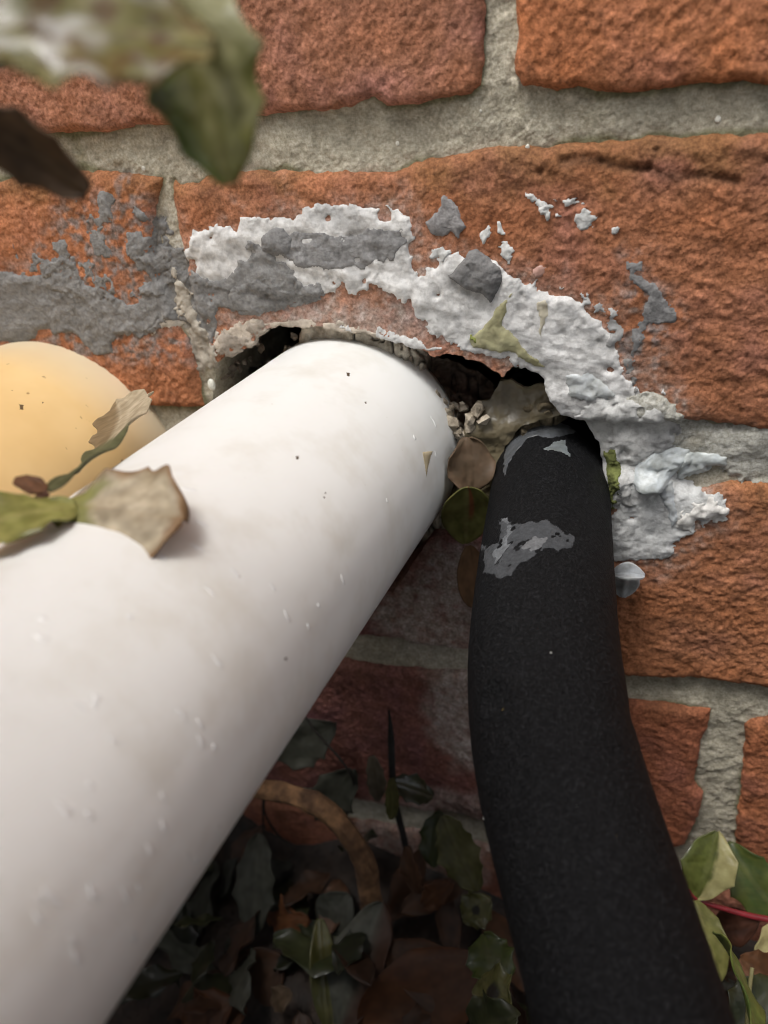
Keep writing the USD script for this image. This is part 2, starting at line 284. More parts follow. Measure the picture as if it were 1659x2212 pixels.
#      outline, colour, drag-mark angle, proud (mm), coarse roughness
OR, PK, DK = (0.33, 0.138, 0.068), (0.34, 0.152, 0.088), (0.23, 0.09, 0.055)
BR = [(B_A, PK, 1.35, 0.2, 0.8, 'pinkish weathered brick at the top left'), (B_B, (0.385, 0.152, 0.068), 0.55, 0.5, 1.0, None), (B_C, (0.36, 0.15, 0.072), 1.4, -0.1, 1.0, None), (B_D, OR, -0.35, 0.0, 1.3, 'large orange brick with a chipped top edge and smeared left half'),
      (B_E, (0.36, 0.152, 0.073), -0.30, 0.2, 0.9, None), (B_F, (0.21, 0.09, 0.072), 0.1, -0.2, 1.2, 'brick with a whitish bloom, coloured dark for the shade of the pipes'), (B_G, DK, 0.2, 0, 1, None), (B_H1, (0.19, 0.08, 0.064), -0.5, 0.2, 1.0, 'purplish brick with a whitish bloom at its right end, coloured dark for the shade of the pipes'), (B_H2, (0.29, 0.105, 0.055), -0.5, 0.2, 1.0, None), (B_I, (0.32, 0.12, 0.055), -0.45, 0.1, 1.0, None), (B_J, DK, 0.1, 0, 1.0, None), (B_J2, DK, -0.1, 0, 1.0, None)]  # B_F and B_H1 colours darkened to stand for shade between the pipes
M_rec = -2.3 * MM
mort = M_rec + nz(X, Z, 11 * MM, 5) * 1.1 * MM + nz(X, Z, 2.2 * MM, 6) * 0.45 * MM + nz(X, Z, 0.9 * MM, 7, 2) * 0.25 * MM
COMP = mort.copy(); BRS = np.full(X.shape, -1.0)
bloom = sstep(psdf(wp([(880, 1270), (960, 1195), (1015, 1190), (1035, 1420), (1030, 1640), (990, 1640), (930, 1560), (950, 1450), (870, 1400), (800, 1330)]), X, Z) + nz(X, Z, 7 * MM, 9, 4) * 6 * MM, -7 * MM, 3 * MM)
bloom = np.maximum(bloom, 0.6 * sstep(psdf(wp([(760, 1740), (1050, 1700), (1060, 1900), (760, 1880)]), X, Z) + nz(X, Z, 8 * MM, 10, 4) * 8 * MM, -3 * MM, 4 * MM))
bloom = np.maximum(bloom, 0.5 * sstep(psdf(wp([(480, 690), (700, 640), (890, 650), (960, 760), (700, 720), (520, 760)]), X, Z) + nz(X, Z, 4 * MM, 12, 4) * 6 * MM, -1 * MM, 4 * MM))
film = sstep(psdf(wp([(380, 480), (640, 440), (860, 425), (960, 520), (1120, 570), (1280, 620), (1380, 740), (1500, 880), (1600, 930), (1420, 940), (1200, 860), (900, 760), (480, 700), (300, 740), (280, 640)]), X, Z) + nz(X, Z, 6 * MM, 14, 4) * 8 * MM, -5 * MM, 6 * MM)
film = np.maximum(film, .8 * sstep(psdf(wp([(1320, 1060), (1560, 1050), (1610, 1110), (1480, 1210), (1330, 1260)]), X, Z) + nz(X, Z, 5 * MM, 17, 4) * 7 * MM, -5 * MM, 5 * MM))
gfilm = np.zeros(X.shape)
for gpoly in ([(-40, 585), (60, 560), (90, 500), (140, 430), (260, 390), (345, 470), (400, 590), (540, 600), (620, 520), (880, 490), (860, 560), (700, 600), (700, 660), (480, 690), (455, 790), (230, 790), (-40, 760)], [(1345, 550), (1400, 545), (1475, 680), (1400, 800), (1335, 770)]):
    gfilm = np.maximum(gfilm, sstep(psdf(wp(gpoly), X, Z) + nz(X, Z, 6 * MM, 18, 4) * 6 * MM, -4 * MM, 5 * MM))
gfilm *= np.clip(nz(X, Z, 1.9 * MM, 19, 4) * 2.6 + .25, 0, 1)
groove = np.zeros(X.shape)
gp = wp([(1215, 352), (1290, 345), (1335, 362), (1400, 366), (1465, 384), (1530, 380), (1590, 395)])
for (a, b), (c, d) in zip(gp[:-1], gp[1:]):
    t = np.clip(((X - a) * (c - a) + (Z - b) * (d - b)) / ((c - a) ** 2 + (d - b) ** 2), 0, 1)
    groove = np.maximum(groove, np.exp(-((np.hypot(X - a - t * (c - a), Z - b - t * (d - b)) + nz(X, Z, 4 * MM, 15) * 0.8 * MM) / (1.0 * MM)) ** 2))
bricks_done = []
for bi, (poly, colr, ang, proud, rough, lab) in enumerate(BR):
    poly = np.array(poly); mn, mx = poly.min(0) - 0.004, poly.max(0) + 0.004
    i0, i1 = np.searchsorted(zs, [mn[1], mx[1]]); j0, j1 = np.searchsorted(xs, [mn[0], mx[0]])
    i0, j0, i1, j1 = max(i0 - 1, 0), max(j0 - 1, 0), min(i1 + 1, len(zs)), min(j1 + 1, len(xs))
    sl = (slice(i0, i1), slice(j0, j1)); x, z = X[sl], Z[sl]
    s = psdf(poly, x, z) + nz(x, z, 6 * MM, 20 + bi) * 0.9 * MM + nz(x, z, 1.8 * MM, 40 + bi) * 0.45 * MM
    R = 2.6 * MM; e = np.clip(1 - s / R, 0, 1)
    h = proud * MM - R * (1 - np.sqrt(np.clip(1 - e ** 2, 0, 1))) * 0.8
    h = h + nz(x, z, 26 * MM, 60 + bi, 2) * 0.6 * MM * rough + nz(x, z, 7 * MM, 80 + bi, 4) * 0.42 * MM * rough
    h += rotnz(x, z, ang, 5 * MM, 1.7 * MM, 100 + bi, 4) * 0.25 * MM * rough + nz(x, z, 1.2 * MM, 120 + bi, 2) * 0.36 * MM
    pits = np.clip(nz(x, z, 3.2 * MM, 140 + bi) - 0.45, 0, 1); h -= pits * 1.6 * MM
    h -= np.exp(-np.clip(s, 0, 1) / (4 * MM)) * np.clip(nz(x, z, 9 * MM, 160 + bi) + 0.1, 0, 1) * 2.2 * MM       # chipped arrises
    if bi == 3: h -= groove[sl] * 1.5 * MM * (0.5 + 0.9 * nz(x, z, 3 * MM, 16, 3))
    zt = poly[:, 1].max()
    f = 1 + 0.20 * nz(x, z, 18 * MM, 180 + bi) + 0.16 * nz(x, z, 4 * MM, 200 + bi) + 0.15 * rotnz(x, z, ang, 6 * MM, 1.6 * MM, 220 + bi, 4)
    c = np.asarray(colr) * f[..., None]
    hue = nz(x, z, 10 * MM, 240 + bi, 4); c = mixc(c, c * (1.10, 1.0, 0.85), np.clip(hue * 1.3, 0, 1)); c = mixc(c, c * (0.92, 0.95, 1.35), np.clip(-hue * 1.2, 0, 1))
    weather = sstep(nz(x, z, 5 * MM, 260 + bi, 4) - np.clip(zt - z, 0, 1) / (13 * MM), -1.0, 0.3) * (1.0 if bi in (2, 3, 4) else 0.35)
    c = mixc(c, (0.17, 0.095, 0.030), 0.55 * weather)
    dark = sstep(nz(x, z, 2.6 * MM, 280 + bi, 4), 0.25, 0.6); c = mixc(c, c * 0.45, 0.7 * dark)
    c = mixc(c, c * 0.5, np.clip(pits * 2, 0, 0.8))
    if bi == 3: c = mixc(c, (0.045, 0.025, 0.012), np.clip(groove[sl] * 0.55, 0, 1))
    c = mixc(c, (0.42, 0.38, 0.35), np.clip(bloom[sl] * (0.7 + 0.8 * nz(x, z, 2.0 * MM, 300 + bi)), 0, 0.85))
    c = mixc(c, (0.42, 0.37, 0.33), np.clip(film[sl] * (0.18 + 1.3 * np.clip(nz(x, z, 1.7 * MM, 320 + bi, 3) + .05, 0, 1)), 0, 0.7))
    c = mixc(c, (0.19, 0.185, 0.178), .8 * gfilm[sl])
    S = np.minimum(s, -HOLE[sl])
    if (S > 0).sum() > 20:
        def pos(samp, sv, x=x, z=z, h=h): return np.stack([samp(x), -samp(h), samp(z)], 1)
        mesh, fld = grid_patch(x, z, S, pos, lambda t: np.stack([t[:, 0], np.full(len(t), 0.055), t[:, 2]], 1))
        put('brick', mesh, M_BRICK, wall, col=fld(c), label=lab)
    up_ = s > 0
    COMP[sl] = np.where(up_, np.maximum(h, COMP[sl]), COMP[sl]); BRS[sl] = np.maximum(BRS[sl], s)
mc = np.array((0.42, 0.385, 0.31)) * (1 + 0.22 * nz(X, Z, 9 * MM, 8, 4) + 0.12 * nz(X, Z, 2 * MM, 11))[..., None]
mc = mixc(mc, (0.13, 0.13, 0.055), 0.75 * sstep(nz(X, Z, 14 * MM, 13, 4) + np.clip(1 - np.abs(BRS) / (2.2 * MM), 0, 1) * 0.8, 0.45, 1.0))   # algae along the joints' edges
mc = mixc(mc, (0.50, 0.47, 0.42), np.clip(bloom * 0.7, 0, 0.7))
mc = mixc(mc, (0.19, 0.185, 0.178), .85 * np.clip(gfilm * 1.2, 0, 1)); mc = mixc(mc, (0.50, 0.48, 0.45), np.clip(film * .5, 0, .5))
S = np.minimum(2.4 * MM - BRS, -HOLE)
def pos(samp, sv): return np.stack([samp(X), -samp(mort), samp(Z)], 1)
mesh, fld = grid_patch(X, Z, S, pos, lambda t: np.stack([t[:, 0], np.full(len(t), 0.055), t[:, 2]], 1))
put('mortar_joint', mesh, M_MORTAR, wall, col=fld(mc))

# the rest of the wall: core behind, plain bricks round the part in view
def boxm(x0, x1, y0, y1, z0, z1): 
    b = trimesh.creation.box(bounds=[[x0, y0, z0], [x1, y1, z1]]); return b
WX0, WX1, WZ0, WZ1 = -2.6, 2.4, -0.55, 2.4
dx0, dx1, dz0, dz1 = xs[0] + .002, xs[-1] - .002, zs[0] + .002, zs[-1] - .002
core = trimesh.util.concatenate([boxm(WX0, dx0, .004, .1, WZ0, WZ1), boxm(dx1, WX1, .004, .1, WZ0, WZ1), boxm(dx0, dx1, .004, .1, WZ0, dz0), boxm(dx0, dx1, .004, .1, dz1, WZ1), boxm(WX0, WX1, .1, .21, WZ0, WZ1)])
put('wall_core', (core.vertices, core.faces), M_MORTAR, wall, smooth=False, col=np.tile((0.27, 0.235, 0.165), (len(core.vertices), 1)))
def cham(x0, x1, z0, z1, c=0.0022):
    v = []
    for y, k in ((0.03, 0), (c, 0), (0.0, c)):
        v += [(x0 + k, y, z0 + k), (x1 - k, y, z0 + k), (x1 - k, y, z1 - k), (x0 + k, y, z1 - k)]
    f = []
    for a in (0, 4):
        for i in range(4):
            j = (i + 1) % 4; f.append((a + i, a + j, a + 4 + j, a + 4 + i))
    f.append((8, 9, 10, 11)); return np.array(v), np.array(f)
rng = np.random.default_rng(5)
ends = {-1: (-0.3, 0.3), 0: (-0.2255, 0.2255), 1: (-0.309, 0.142), 2: (-0.3, 0.2365), 3: (-0.1685, 0.2815), 4: (-0.2035, 0.2465)}
far_v, far_f, far_c, off = [], [], [], 0
for row in range(-31, 7):
    segs = []
    if row in (0, 1, 2, 3, 4):
        a, b = ends[row]
        x = b + .005
        while x < WX1 - .2: segs.append((x, x + .215)); x += .225
        x = a - .005 - .215
        while x > WX0: segs.append((x, x + .215)); x -= .225
    else:
        x = WX0 + (0.11 if row % 2 else 0.0) + .005
        while x < WX1 - .2: segs.append((x, x + .215)); x += .225
    for (a, b) in segs:
        v, f = cham(a, b, .0055 - .075 * row, .0695 - .075 * row)
        v[:, 1] += rng.uniform(-.001, .001)
        c = np.array((OR, PK, DK, (0.42, 0.15, 0.06))[rng.integers(4)]) * rng.uniform(.8, 1.15)
        if abs(row - 1) < 6 and abs((a + b) / 2) < 0.75:
            put('brick', (v, f), M_BRICKFAR, wall, smooth=False, col=np.tile(c, (len(v), 1)))
        else:
            far_v.append(v); far_f.append(f + off); far_c.append(np.tile(c, (len(v), 1))); off += len(v)
put('brick_field', (np.vstack(far_v), np.vstack(far_f)), M_BRICKFAR, wall, smooth=False, col=np.vstack(far_c), kind='stuff')

# the rubble inside the hole
cp_ = [(600, 738, 9, 'p'), (655, 722, 3.5, 'p'), (720, 722, 3, 'p'), (800, 735, 3, 'p'), (860, 755, 3.5, 'p'), (900, 775, 6, 'p'), (560, 770, 13, 'p'), (530, 800, 14, 'p'), (500, 840, 12, 'p'), (470, 860, 10, 'p'),
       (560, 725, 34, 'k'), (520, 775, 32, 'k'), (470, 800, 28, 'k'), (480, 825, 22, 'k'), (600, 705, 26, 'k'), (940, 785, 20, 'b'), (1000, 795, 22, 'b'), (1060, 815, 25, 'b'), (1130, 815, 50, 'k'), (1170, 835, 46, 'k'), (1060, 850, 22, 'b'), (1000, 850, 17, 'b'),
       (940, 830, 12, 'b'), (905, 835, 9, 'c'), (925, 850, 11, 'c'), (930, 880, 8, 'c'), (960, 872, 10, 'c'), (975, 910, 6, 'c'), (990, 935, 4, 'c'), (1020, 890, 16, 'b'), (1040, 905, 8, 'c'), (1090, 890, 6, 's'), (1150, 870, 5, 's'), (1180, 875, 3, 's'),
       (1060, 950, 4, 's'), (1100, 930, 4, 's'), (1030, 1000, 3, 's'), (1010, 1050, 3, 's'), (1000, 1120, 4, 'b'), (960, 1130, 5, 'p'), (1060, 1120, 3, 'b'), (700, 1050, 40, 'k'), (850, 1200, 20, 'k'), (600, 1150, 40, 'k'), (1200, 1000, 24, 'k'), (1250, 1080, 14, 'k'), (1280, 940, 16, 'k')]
CC = {'p': (0.50, 0.45, 0.37), 'k': (0.025, 0.021, 0.019), 'b': (0.17, 0.115, 0.085), 'c': (0.34, 0.29, 0.22), 's': (0.15, 0.12, 0.075)}  # k: near-black, puts the shade of the deep cavity into the colour
cxz = wp([(a, b) for a, b, _, _ in cp_]); SLX, SLZ = -0.30, -0.62      # the cavity slants down into the wall
cd = np.array([c for *_, c, _ in cp_]); cc = np.array([CC[k] for *_, k in cp_])
mn, mx = hole.min(0) - .006, hole.max(0) + .006
i0, i1 = np.searchsorted(zs, [mn[1], mx[1]]); j0, j1 = np.searchsorted(xs, [mn[0], mx[0]]); sl = (slice(i0, i1), slice(j0, j1)); x, z = X[sl], Z[sl]
d2 = (x[..., None] - cxz[:, 0]) ** 2 + (z[..., None] - cxz[:, 1]) ** 2
w_ = 1 / (d2 + (0.8 * MM) ** 2) ** 2.2; w_ /= w_.sum(-1, keepdims=True)
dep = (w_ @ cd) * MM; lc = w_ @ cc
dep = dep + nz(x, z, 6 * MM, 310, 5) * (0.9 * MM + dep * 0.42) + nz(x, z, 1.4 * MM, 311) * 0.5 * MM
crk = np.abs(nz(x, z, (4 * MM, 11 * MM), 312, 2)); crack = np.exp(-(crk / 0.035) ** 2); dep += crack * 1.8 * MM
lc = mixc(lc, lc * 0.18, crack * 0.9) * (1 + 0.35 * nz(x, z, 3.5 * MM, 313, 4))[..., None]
def pos(samp, sv): d_ = samp(dep); return np.stack([samp(x) + SLX * d_, d_, samp(z) + SLZ * d_], 1)
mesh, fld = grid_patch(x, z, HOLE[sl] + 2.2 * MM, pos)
put('hole_lining', mesh, M_LINING, wall, col=fld(lc), label='crumbling mortar inside the ragged hole round the pipes, deep parts coloured dark for shade')

sheet = wp([(985, 985), (1000, 935), (1010, 900), (1040, 885), (1062, 852), (1090, 848), (1118, 858), (1165, 848), (1200, 880), (1235, 902), (1190, 918), (1120, 935), (1085, 975), (1075, 1030), (1060, 1085), (985, 1090), (972, 1030)])
mn, mx = sheet.min(0) - .004, sheet.max(0) + .004
i0, i1 = np.searchsorted(zs, [mn[1], mx[1]]); j0, j1 = np.searchsorted(xs, [mn[0], mx[0]]); sl = (slice(i0, i1), slice(j0, j1)); x, z = X[sl], Z[sl]
s_ = psdf(sheet, x, z) + nz(x, z, 5 * MM, 330, 3) * 1.0 * MM + nz(x, z, 1.4 * MM, 331) * .3 * MM
lip = np.exp(-np.clip(s_, 0, 1) / (0.9 * MM)) * sstep(z, w1(1100, 905)[1], w1(1100, 870)[1])
lip = lip * sstep(x, w1(1060, 880)[0], w1(1110, 880)[0])
ys = 2.2 * MM + 7 * MM * sstep(z, w1(1080, 960)[1], w1(1080, 850)[1]) * (1 - .6 * sstep(x, w1(1080, 880)[0], w1(1180, 880)[0])) + nz(x, z, 7 * MM, 332, 4) * 2.6 * MM + nz(x, z, 2.0 * MM, 333, 3) * .7 * MM - lip * 2.0 * MM
sc_ = mixc(np.asarray((0.125, 0.102, 0.062)) * (1 + .35 * nz(x, z, 6 * MM, 334, 4))[..., None], (0.30, 0.26, 0.18), np.clip(lip * .9 + .35 * np.clip(nz(x, z, 4 * MM, 335, 3), 0, 1), 0, 1))
def pos(samp, sv): return np.stack([samp(x), samp(ys), samp(z)], 1)
mesh, fld = grid_patch(x, z, s_, pos, lambda t: np.stack([t[:, 0], t[:, 1] + .9 * MM, t[:, 2]], 1))
put('sealant_sheet', mesh, M_SEAL, wall, col=fld(sc_), label='brownish skin of old sealant between the two pipes')

rng = np.random.default_rng(77)
def crumb(px, py, y, r, col):
    g = trimesh.convex.convex_hull(rng.normal(0, .55, (13, 3))); v = g.vertices * rng.uniform(.7, 1.2, 3) * r * MM + on_y(px, py, y * MM); v = v[g.faces].reshape(-1, 3)
    put('mortar_crumb', (v, np.arange(len(v)).reshape(-1, 3)), M_LINING, wall, smooth=False, col=np.tile(np.asarray(col) * rng.uniform(.75, 1.2), (len(v), 1)))
PALE = (0.36, 0.31, 0.24)
for px, py, y, r in [(922, 872, 5, 1.9), (940, 868, 6, 1.5), (936, 885, 6, 1.7), (958, 892, 6, 1.9), (972, 912, 5, 2.0), (962, 922, 4, 1.4), (985, 935, 4, 1.5), (1012, 905, 5, 1.8), (1028, 890, 5, 1.7), (1004, 922, 4, 1.5), (992, 948, 3, 1.1), (1040, 905, 4, 1.3), (975, 872, 12, 1.5), (995, 880, 13, 1.4)]:
    crumb(px + 6, py, y * .6, r * 1.25, PALE)
for k in range(26):
    px, py = rng.uniform(915, 1005), rng.uniform(862, 940); crumb(px, py, rng.uniform(3, 10), rng.uniform(.6, 1.3), PALE)
for k in range(16):
    t = rng.uniform(0, 1); px, py = 470 + 110 * t + rng.normal(0, 8), 815 - 75 * t + rng.normal(0, 8); crumb(px, py, rng.uniform(6, 14), rng.uniform(.7, 1.7), (0.20, 0.17, 0.14))
for k in range(22):
    t = rng.uniform(0, 1); px, py = 610 + 290 * t, 735 - 22 * math.sin(math.pi * t) + 45 * t ** 2 + rng.normal(0, 4); crumb(px, py, rng.uniform(5, 9), rng.uniform(.5, 1.1), (0.30, 0.265, 0.22))
# smears on the face of the wall
HM = gaussian_filter(COMP, 1.2)
def smear(name, pts, mat, col, T, a1=2.2, l1=5, a2=0.8, edge=1.2, tex=0.5, texl=5, seed=0, hole=None, label=None, tone=0.26, col2=None, drag=None, over=False, lift=None):
    global HM
    poly = wp(pts); mg = (a1 + a2) * MM + 1 * MM; mn, mx = poly.min(0) - mg, poly.max(0) + mg
    i0, i1 = np.searchsorted(zs, [mn[1], mx[1]]); j0, j1 = np.searchsorted(xs, [mn[0], mx[0]]); sl = (slice(max(i0 - 1, 0), i1 + 1), slice(max(j0 - 1, 0), j1 + 1)); x, z = X[sl], Z[sl]
    s0 = psdf(poly, x, z)
    s = s0 + nz(x, z, l1 * MM, 400 + seed, 5) * a1 * 1.35 * MM + nz(x, z, 1.1 * MM, 430 + seed) * a2 * 1.3 * MM
    if hole is None and mat in (M_LIME, M_GREY) and name.endswith('smear'): s = np.minimum(s, ((0.16 if mat is M_GREY else 0.22) + np.clip(s0 / (11 * MM), -.25, .5) - nz(x, z, 3.6 * MM, 460 + seed, 4)) * 4 * MM)
    if hole is not None:
        lam, thr, gain = hole; s = np.minimum(s, (thr - nz(x, z, lam * MM, 460 + seed, 4)) * gain * MM)
    s = np.minimum(s, -HOLE[sl] + (0.8 * MM if over else 0.0))
    if (s > 0).sum() < 6: return None
    tx = nz(x, z, texl * MM, 490 + seed, 4); rid = 1 - np.abs(nz(x, z, texl * 0.7 * MM, 520 + seed, 3)) * 2
    if drag is not None: tx = 0.6 * rotnz(x, z, drag, texl * 2.2 * MM, texl * 0.4 * MM, 490 + seed, 4) + 0.4 * tx
    T = T * (.32 if mat in (M_LIME, M_GREY) and name.endswith('smear') else .5); tex = tex * .72
    th = T * MM * (1 - np.exp(-np.clip(s, 0, 1) / (edge * MM))) * (1 + 0.35 * tx) + tex * MM * (0.6 * tx + 0.25 * rid) * sstep(s, 0, 2 * MM)
    if lift is not None: th = th + lift(x, z, s)
    h = HM[sl] + np.maximum(th, 0.05 * MM) - 0.25 * MM * (s < 0.2 * MM)
    c = np.asarray(col) * (1 + tone * tx + tone * 0.8 * nz(x, z, 2.2 * MM, 550 + seed))[..., None]
    if col2 is not None: c = mixc(c, col2, sstep(nz(x, z, 8 * MM, 580 + seed, 4), 0.0, 0.45))
    c = mixc(c, c * 0.55, 0.7 * np.clip(sstep(nz(x, z, 2.6 * MM, 610 + seed, 3), 0.42, 0.62), 0, 1))
    def pos(samp, sv): return np.stack([samp(x), -samp(h) + np.where(sv <= 0, 0.35 * MM, 0), samp(z)], 1)
    mesh, fld = grid_patch(x, z, s, pos, lambda t: np.stack([t[:, 0], t[:, 1] + 1.2 * MM, t[:, 2]], 1))
    HM[sl] = np.where(s > 0, h, HM[sl])
    return put(name, mesh, mat, wall, col=fld(c), label=label)
LIME, LIME2 = (0.56, 0.55, 0.53), (0.37, 0.365, 0.355)
CEM, BLU = (0.195, 0.19, 0.182), (0.40, 0.42, 0.43)
smear('mortar_smear', [(330, 500), (345, 545), (352, 590), (330, 600), (322, 540)], M_LIME, (0.5, 0.46, 0.38), 0.8, 1.2, 4, seed=1)
smear('mortar_smear', [(385, 560), (392, 528), (412, 500), (470, 478), (520, 468), (640, 458), (735, 434), (850, 442), (888, 460), (905, 520), (898, 565), (960, 545), (1010, 540), (1060, 560), (1110, 595), (1200, 622), (1262, 640), (1300, 700), (1335, 750), (1352, 805), (1400, 850),
                       (1432, 848), (1450, 880), (1488, 912), (1500, 950), (1400, 1000), (1300, 1010), (1240, 960), (1190, 930), (1150, 870), (1130, 830), (1110, 790), (1075, 772), (1000, 762), (945, 740), (905, 702), (870, 668), (830, 640), (740, 628), (690, 640), (600, 650), (500, 640), (420, 610)],
      M_LIME, LIME, 2.0, 2.3, 6, 1.0, tex=1.1, texl=7, seed=2, col2=LIME2, drag=-0.25, over=True, label='large pale lime mortar smear round the top of the hole')
smear('mortar_smear', [(300, 725), (330, 690), (395, 650), (440, 632), (452, 660), (430, 690), (470, 720), (440, 745), (400, 705), (345, 715)], M_LIME, (0.5, 0.46, 0.4), 0.7, 1.5, 4, seed=3)
smear('mortar_smear', [(480, 700), (540, 690), (600, 692), (700, 690), (800, 712), (860, 725), (840, 738), (760, 722), (640, 706), (570, 712), (520, 745), (470, 770), (455, 740)], M_LIME, (0.45, 0.39, 0.32), 0.7, 2.0, 4, seed=4, hole=(4, 0.25, 4), over=True)
smear('mortar_smear', [(690, 700), (800, 700), (900, 735), (960, 752), (940, 765), (860, 742), (760, 720)], M_LIME, LIME, 0.8, 1.4, 4, seed=5, over=True)
smear('cement_smear', [(-40, 590), (20, 585), (90, 590), (150, 585), (200, 620), (270, 640), (330, 600), (300, 560), (340, 520), (330, 480), (350, 470), (372, 560), (385, 590), (470, 598), (515, 560), (540, 520), (590, 530), (600, 560), (640, 575), (640, 610), (700, 625), (690, 650), (600, 665), (540, 690), (480, 672), (468, 720), (452, 770),
                       (430, 770), (400, 712), (380, 690), (300, 728), (255, 735), (240, 770), (218, 772), (168, 735), (120, 728), (0, 748), (-60, 750)], M_GREY, CEM, 1.5, 2.4, 6, 0.9, tex=0.9, texl=7, seed=6, drag=0.5, label='broad dark grey cement smear above the cream pipe')
smear('cement_smear', [(60, 590), (75, 530), (120, 500), (150, 440), (200, 420), (255, 400), (285, 410), (275, 450), (310, 470), (345, 520), (360, 600), (300, 650), (200, 620), (130, 600)], M_GREY, CEM, 1.0, 3.0, 5, 1.1, seed=7, hole=(5.5, 0.02, 4), texl=4, label='speckled grey cement smear on the brick below the hanging leaf')
smear('cement_smear', [(285, 455), (330, 470), (372, 500), (395, 560), (405, 620), (350, 650), (300, 640), (275, 560)], M_GREY, CEM, 1.6, 2.6, 5, 1.1, seed=51, hole=(4.5, .22, 4), label='grey cement rubbed across the upright joint')
smear('cement_smear', [(10, 600), (20, 520), (60, 560), (150, 560), (240, 600), (250, 650), (120, 640)], M_GREY, CEM, 0.8, 2.0, 5, 1.0, seed=8, hole=(4, 0.05, 3))
smear('cement_smear', [(600, 540), (640, 500), (720, 505), (800, 495), (875, 485), (872, 520), (850, 555), (790, 580), (720, 585), (650, 575)], M_GREY, (0.22, 0.215, 0.21), 0.8, 2.2, 6, 0.8, seed=9, hole=(5, 0.45, 4), drag=-0.1)
smear('cement_smear', [(500, 610), (590, 590), (690, 615), (700, 640), (640, 665), (560, 680), (490, 668)], M_GREY, CEM, 1.2, 2.0, 6, seed=10)
smear('cement_lump', [(562, 510), (585, 490), (615, 490), (632, 515), (625, 545), (595, 555), (570, 540)], M_GREY, (0.17, 0.165, 0.16), 3.0, 0.6, 4, 0.3, edge=2.0, seed=11)
smear('cement_lump', [(968, 592), (985, 575), (1012, 540), (1030, 538), (1085, 580), (1088, 605), (1062, 652), (1035, 632), (1005, 622), (985, 608)], M_GREY, (0.165, 0.16, 0.155), 3.4, 0.7, 4, 0.3, edge=0.7, tex=0.35, seed=12, label='thick five sided grey cement flake above the hole')
smear('cement_lump', [(922, 480), (935, 462), (955, 455), (960, 422), (968, 420), (985, 448), (1002, 488), (992, 512), (975, 498), (960, 515), (930, 508)], M_GREY, (0.21, 0.2, 0.195), 1.0, 0.9, 4, 0.5, edge=0.8, seed=13)
smear('cement_smear', [(1358, 566), (1392, 560), (1388, 592), (1410, 600), (1432, 622), (1442, 660), (1465, 678), (1462, 700), (1432, 695), (1405, 690), (1392, 740), (1372, 785), (1352, 770), (1358, 712), (1385, 690), (1390, 650), (1362, 605)], M_GREY, (0.20, 0.195, 0.19), 0.8, 1.4, 4, 0.9, seed=14, hole=(3.5, 0.25, 3), label='speckled grey cement splash on the orange brick right of the hole')
smear('cement_smear', [(1340, 770), (1362, 770), (1385, 830), (1378, 850), (1350, 820)], M_GREY, (0.24, 0.23, 0.215), 0.6, 1.6, 4, seed=15, hole=(3, 0.3, 3))
smear('mortar_smear', [(1262, 645), (1290, 650), (1325, 680), (1335, 712), (1320, 740), (1295, 700)], M_LIME, LIME2, 0.8, 2.4, 3, 1.0, seed=16, hole=(3, 0.15, 3))
for k, pts in enumerate([[(1138, 420), (1160, 425), (1178, 440), (1172, 462), (1155, 440)], [(1172, 428), (1195, 445), (1185, 468), (1165, 455)], [(1200, 455), (1225, 462), (1218, 475), (1196, 472)], [(1195, 430), (1250, 430), (1262, 442), (1225, 450)], [(1232, 460), (1262, 450), (1288, 468), (1280, 488), (1255, 500), (1238, 478)],
                         [(1318, 488), (1338, 484), (1340, 498), (1322, 502)], [(1035, 505), (1055, 490), (1062, 510), (1045, 530)], [(1076, 484), (1090, 486), (1088, 502), (1078, 498)], [(1068, 535), (1095, 515), (1112, 535), (1105, 580), (1085, 560)], [(920, 545), (960, 530), (985, 545), (960, 560), (925, 570)]]):
    smear('mortar_fleck', pts, M_LIME, (0.52, 0.52, 0.50), 0.7, 1.2, 2.5, 1.0, edge=0.6, seed=20 + k)
smear('mortar_smear', [(350, 560), (378, 585), (400, 640), (425, 680), (452, 730), (470, 780), (450, 810), (430, 815), (408, 770), (392, 710), (372, 650)], M_LIME, (0.36, 0.325, 0.27), 1.6, 2.2, 4, 1.0, tex=.9, seed=48, over=True, label='pale mortar scraped down the joint left of the hole')
smear('mortar_smear', [(462, 770), (480, 720), (520, 700), (575, 700), (560, 730), (545, 760), (500, 785)], M_LIME, (0.30, 0.26, 0.215), 1.6, 2.2, 3, 1.2, tex=1.0, seed=49, hole=(3, .2, 3), over=True)
# the bed joint right of the hole, patched and ridged
smear('mortar_smear', [(1310, 880), (1370, 845), (1440, 850), (1500, 920), (1560, 925), (1700, 922), (1700, 1048), (1600, 1050), (1540, 1020), (1450, 1045), (1380, 1100), (1322, 1080), (1318, 960)], M_MORTAR, (0.43, 0.42, 0.385), 2.0, 1.2, 6, 0.8, edge=1.5, tex=1.3, texl=8, seed=35, drag=-0.12, col2=(0.33, 0.31, 0.26), label='ridged patch of mortar in the joint right of the black pipe')
smear('mortar_smear', [(1318, 1000), (1380, 1010), (1440, 1020), (1510, 1060), (1560, 1070), (1592, 1108), (1540, 1120), (1500, 1150), (1470, 1175), (1440, 1205), (1390, 1215), (1318, 1215)], M_LIME, (0.50, 0.50, 0.485), 1.9, 2.2, 5, 1.0, tex=1.0, texl=5, seed=36, label='crusty pale mortar smear beside the black pipe, below the joint')
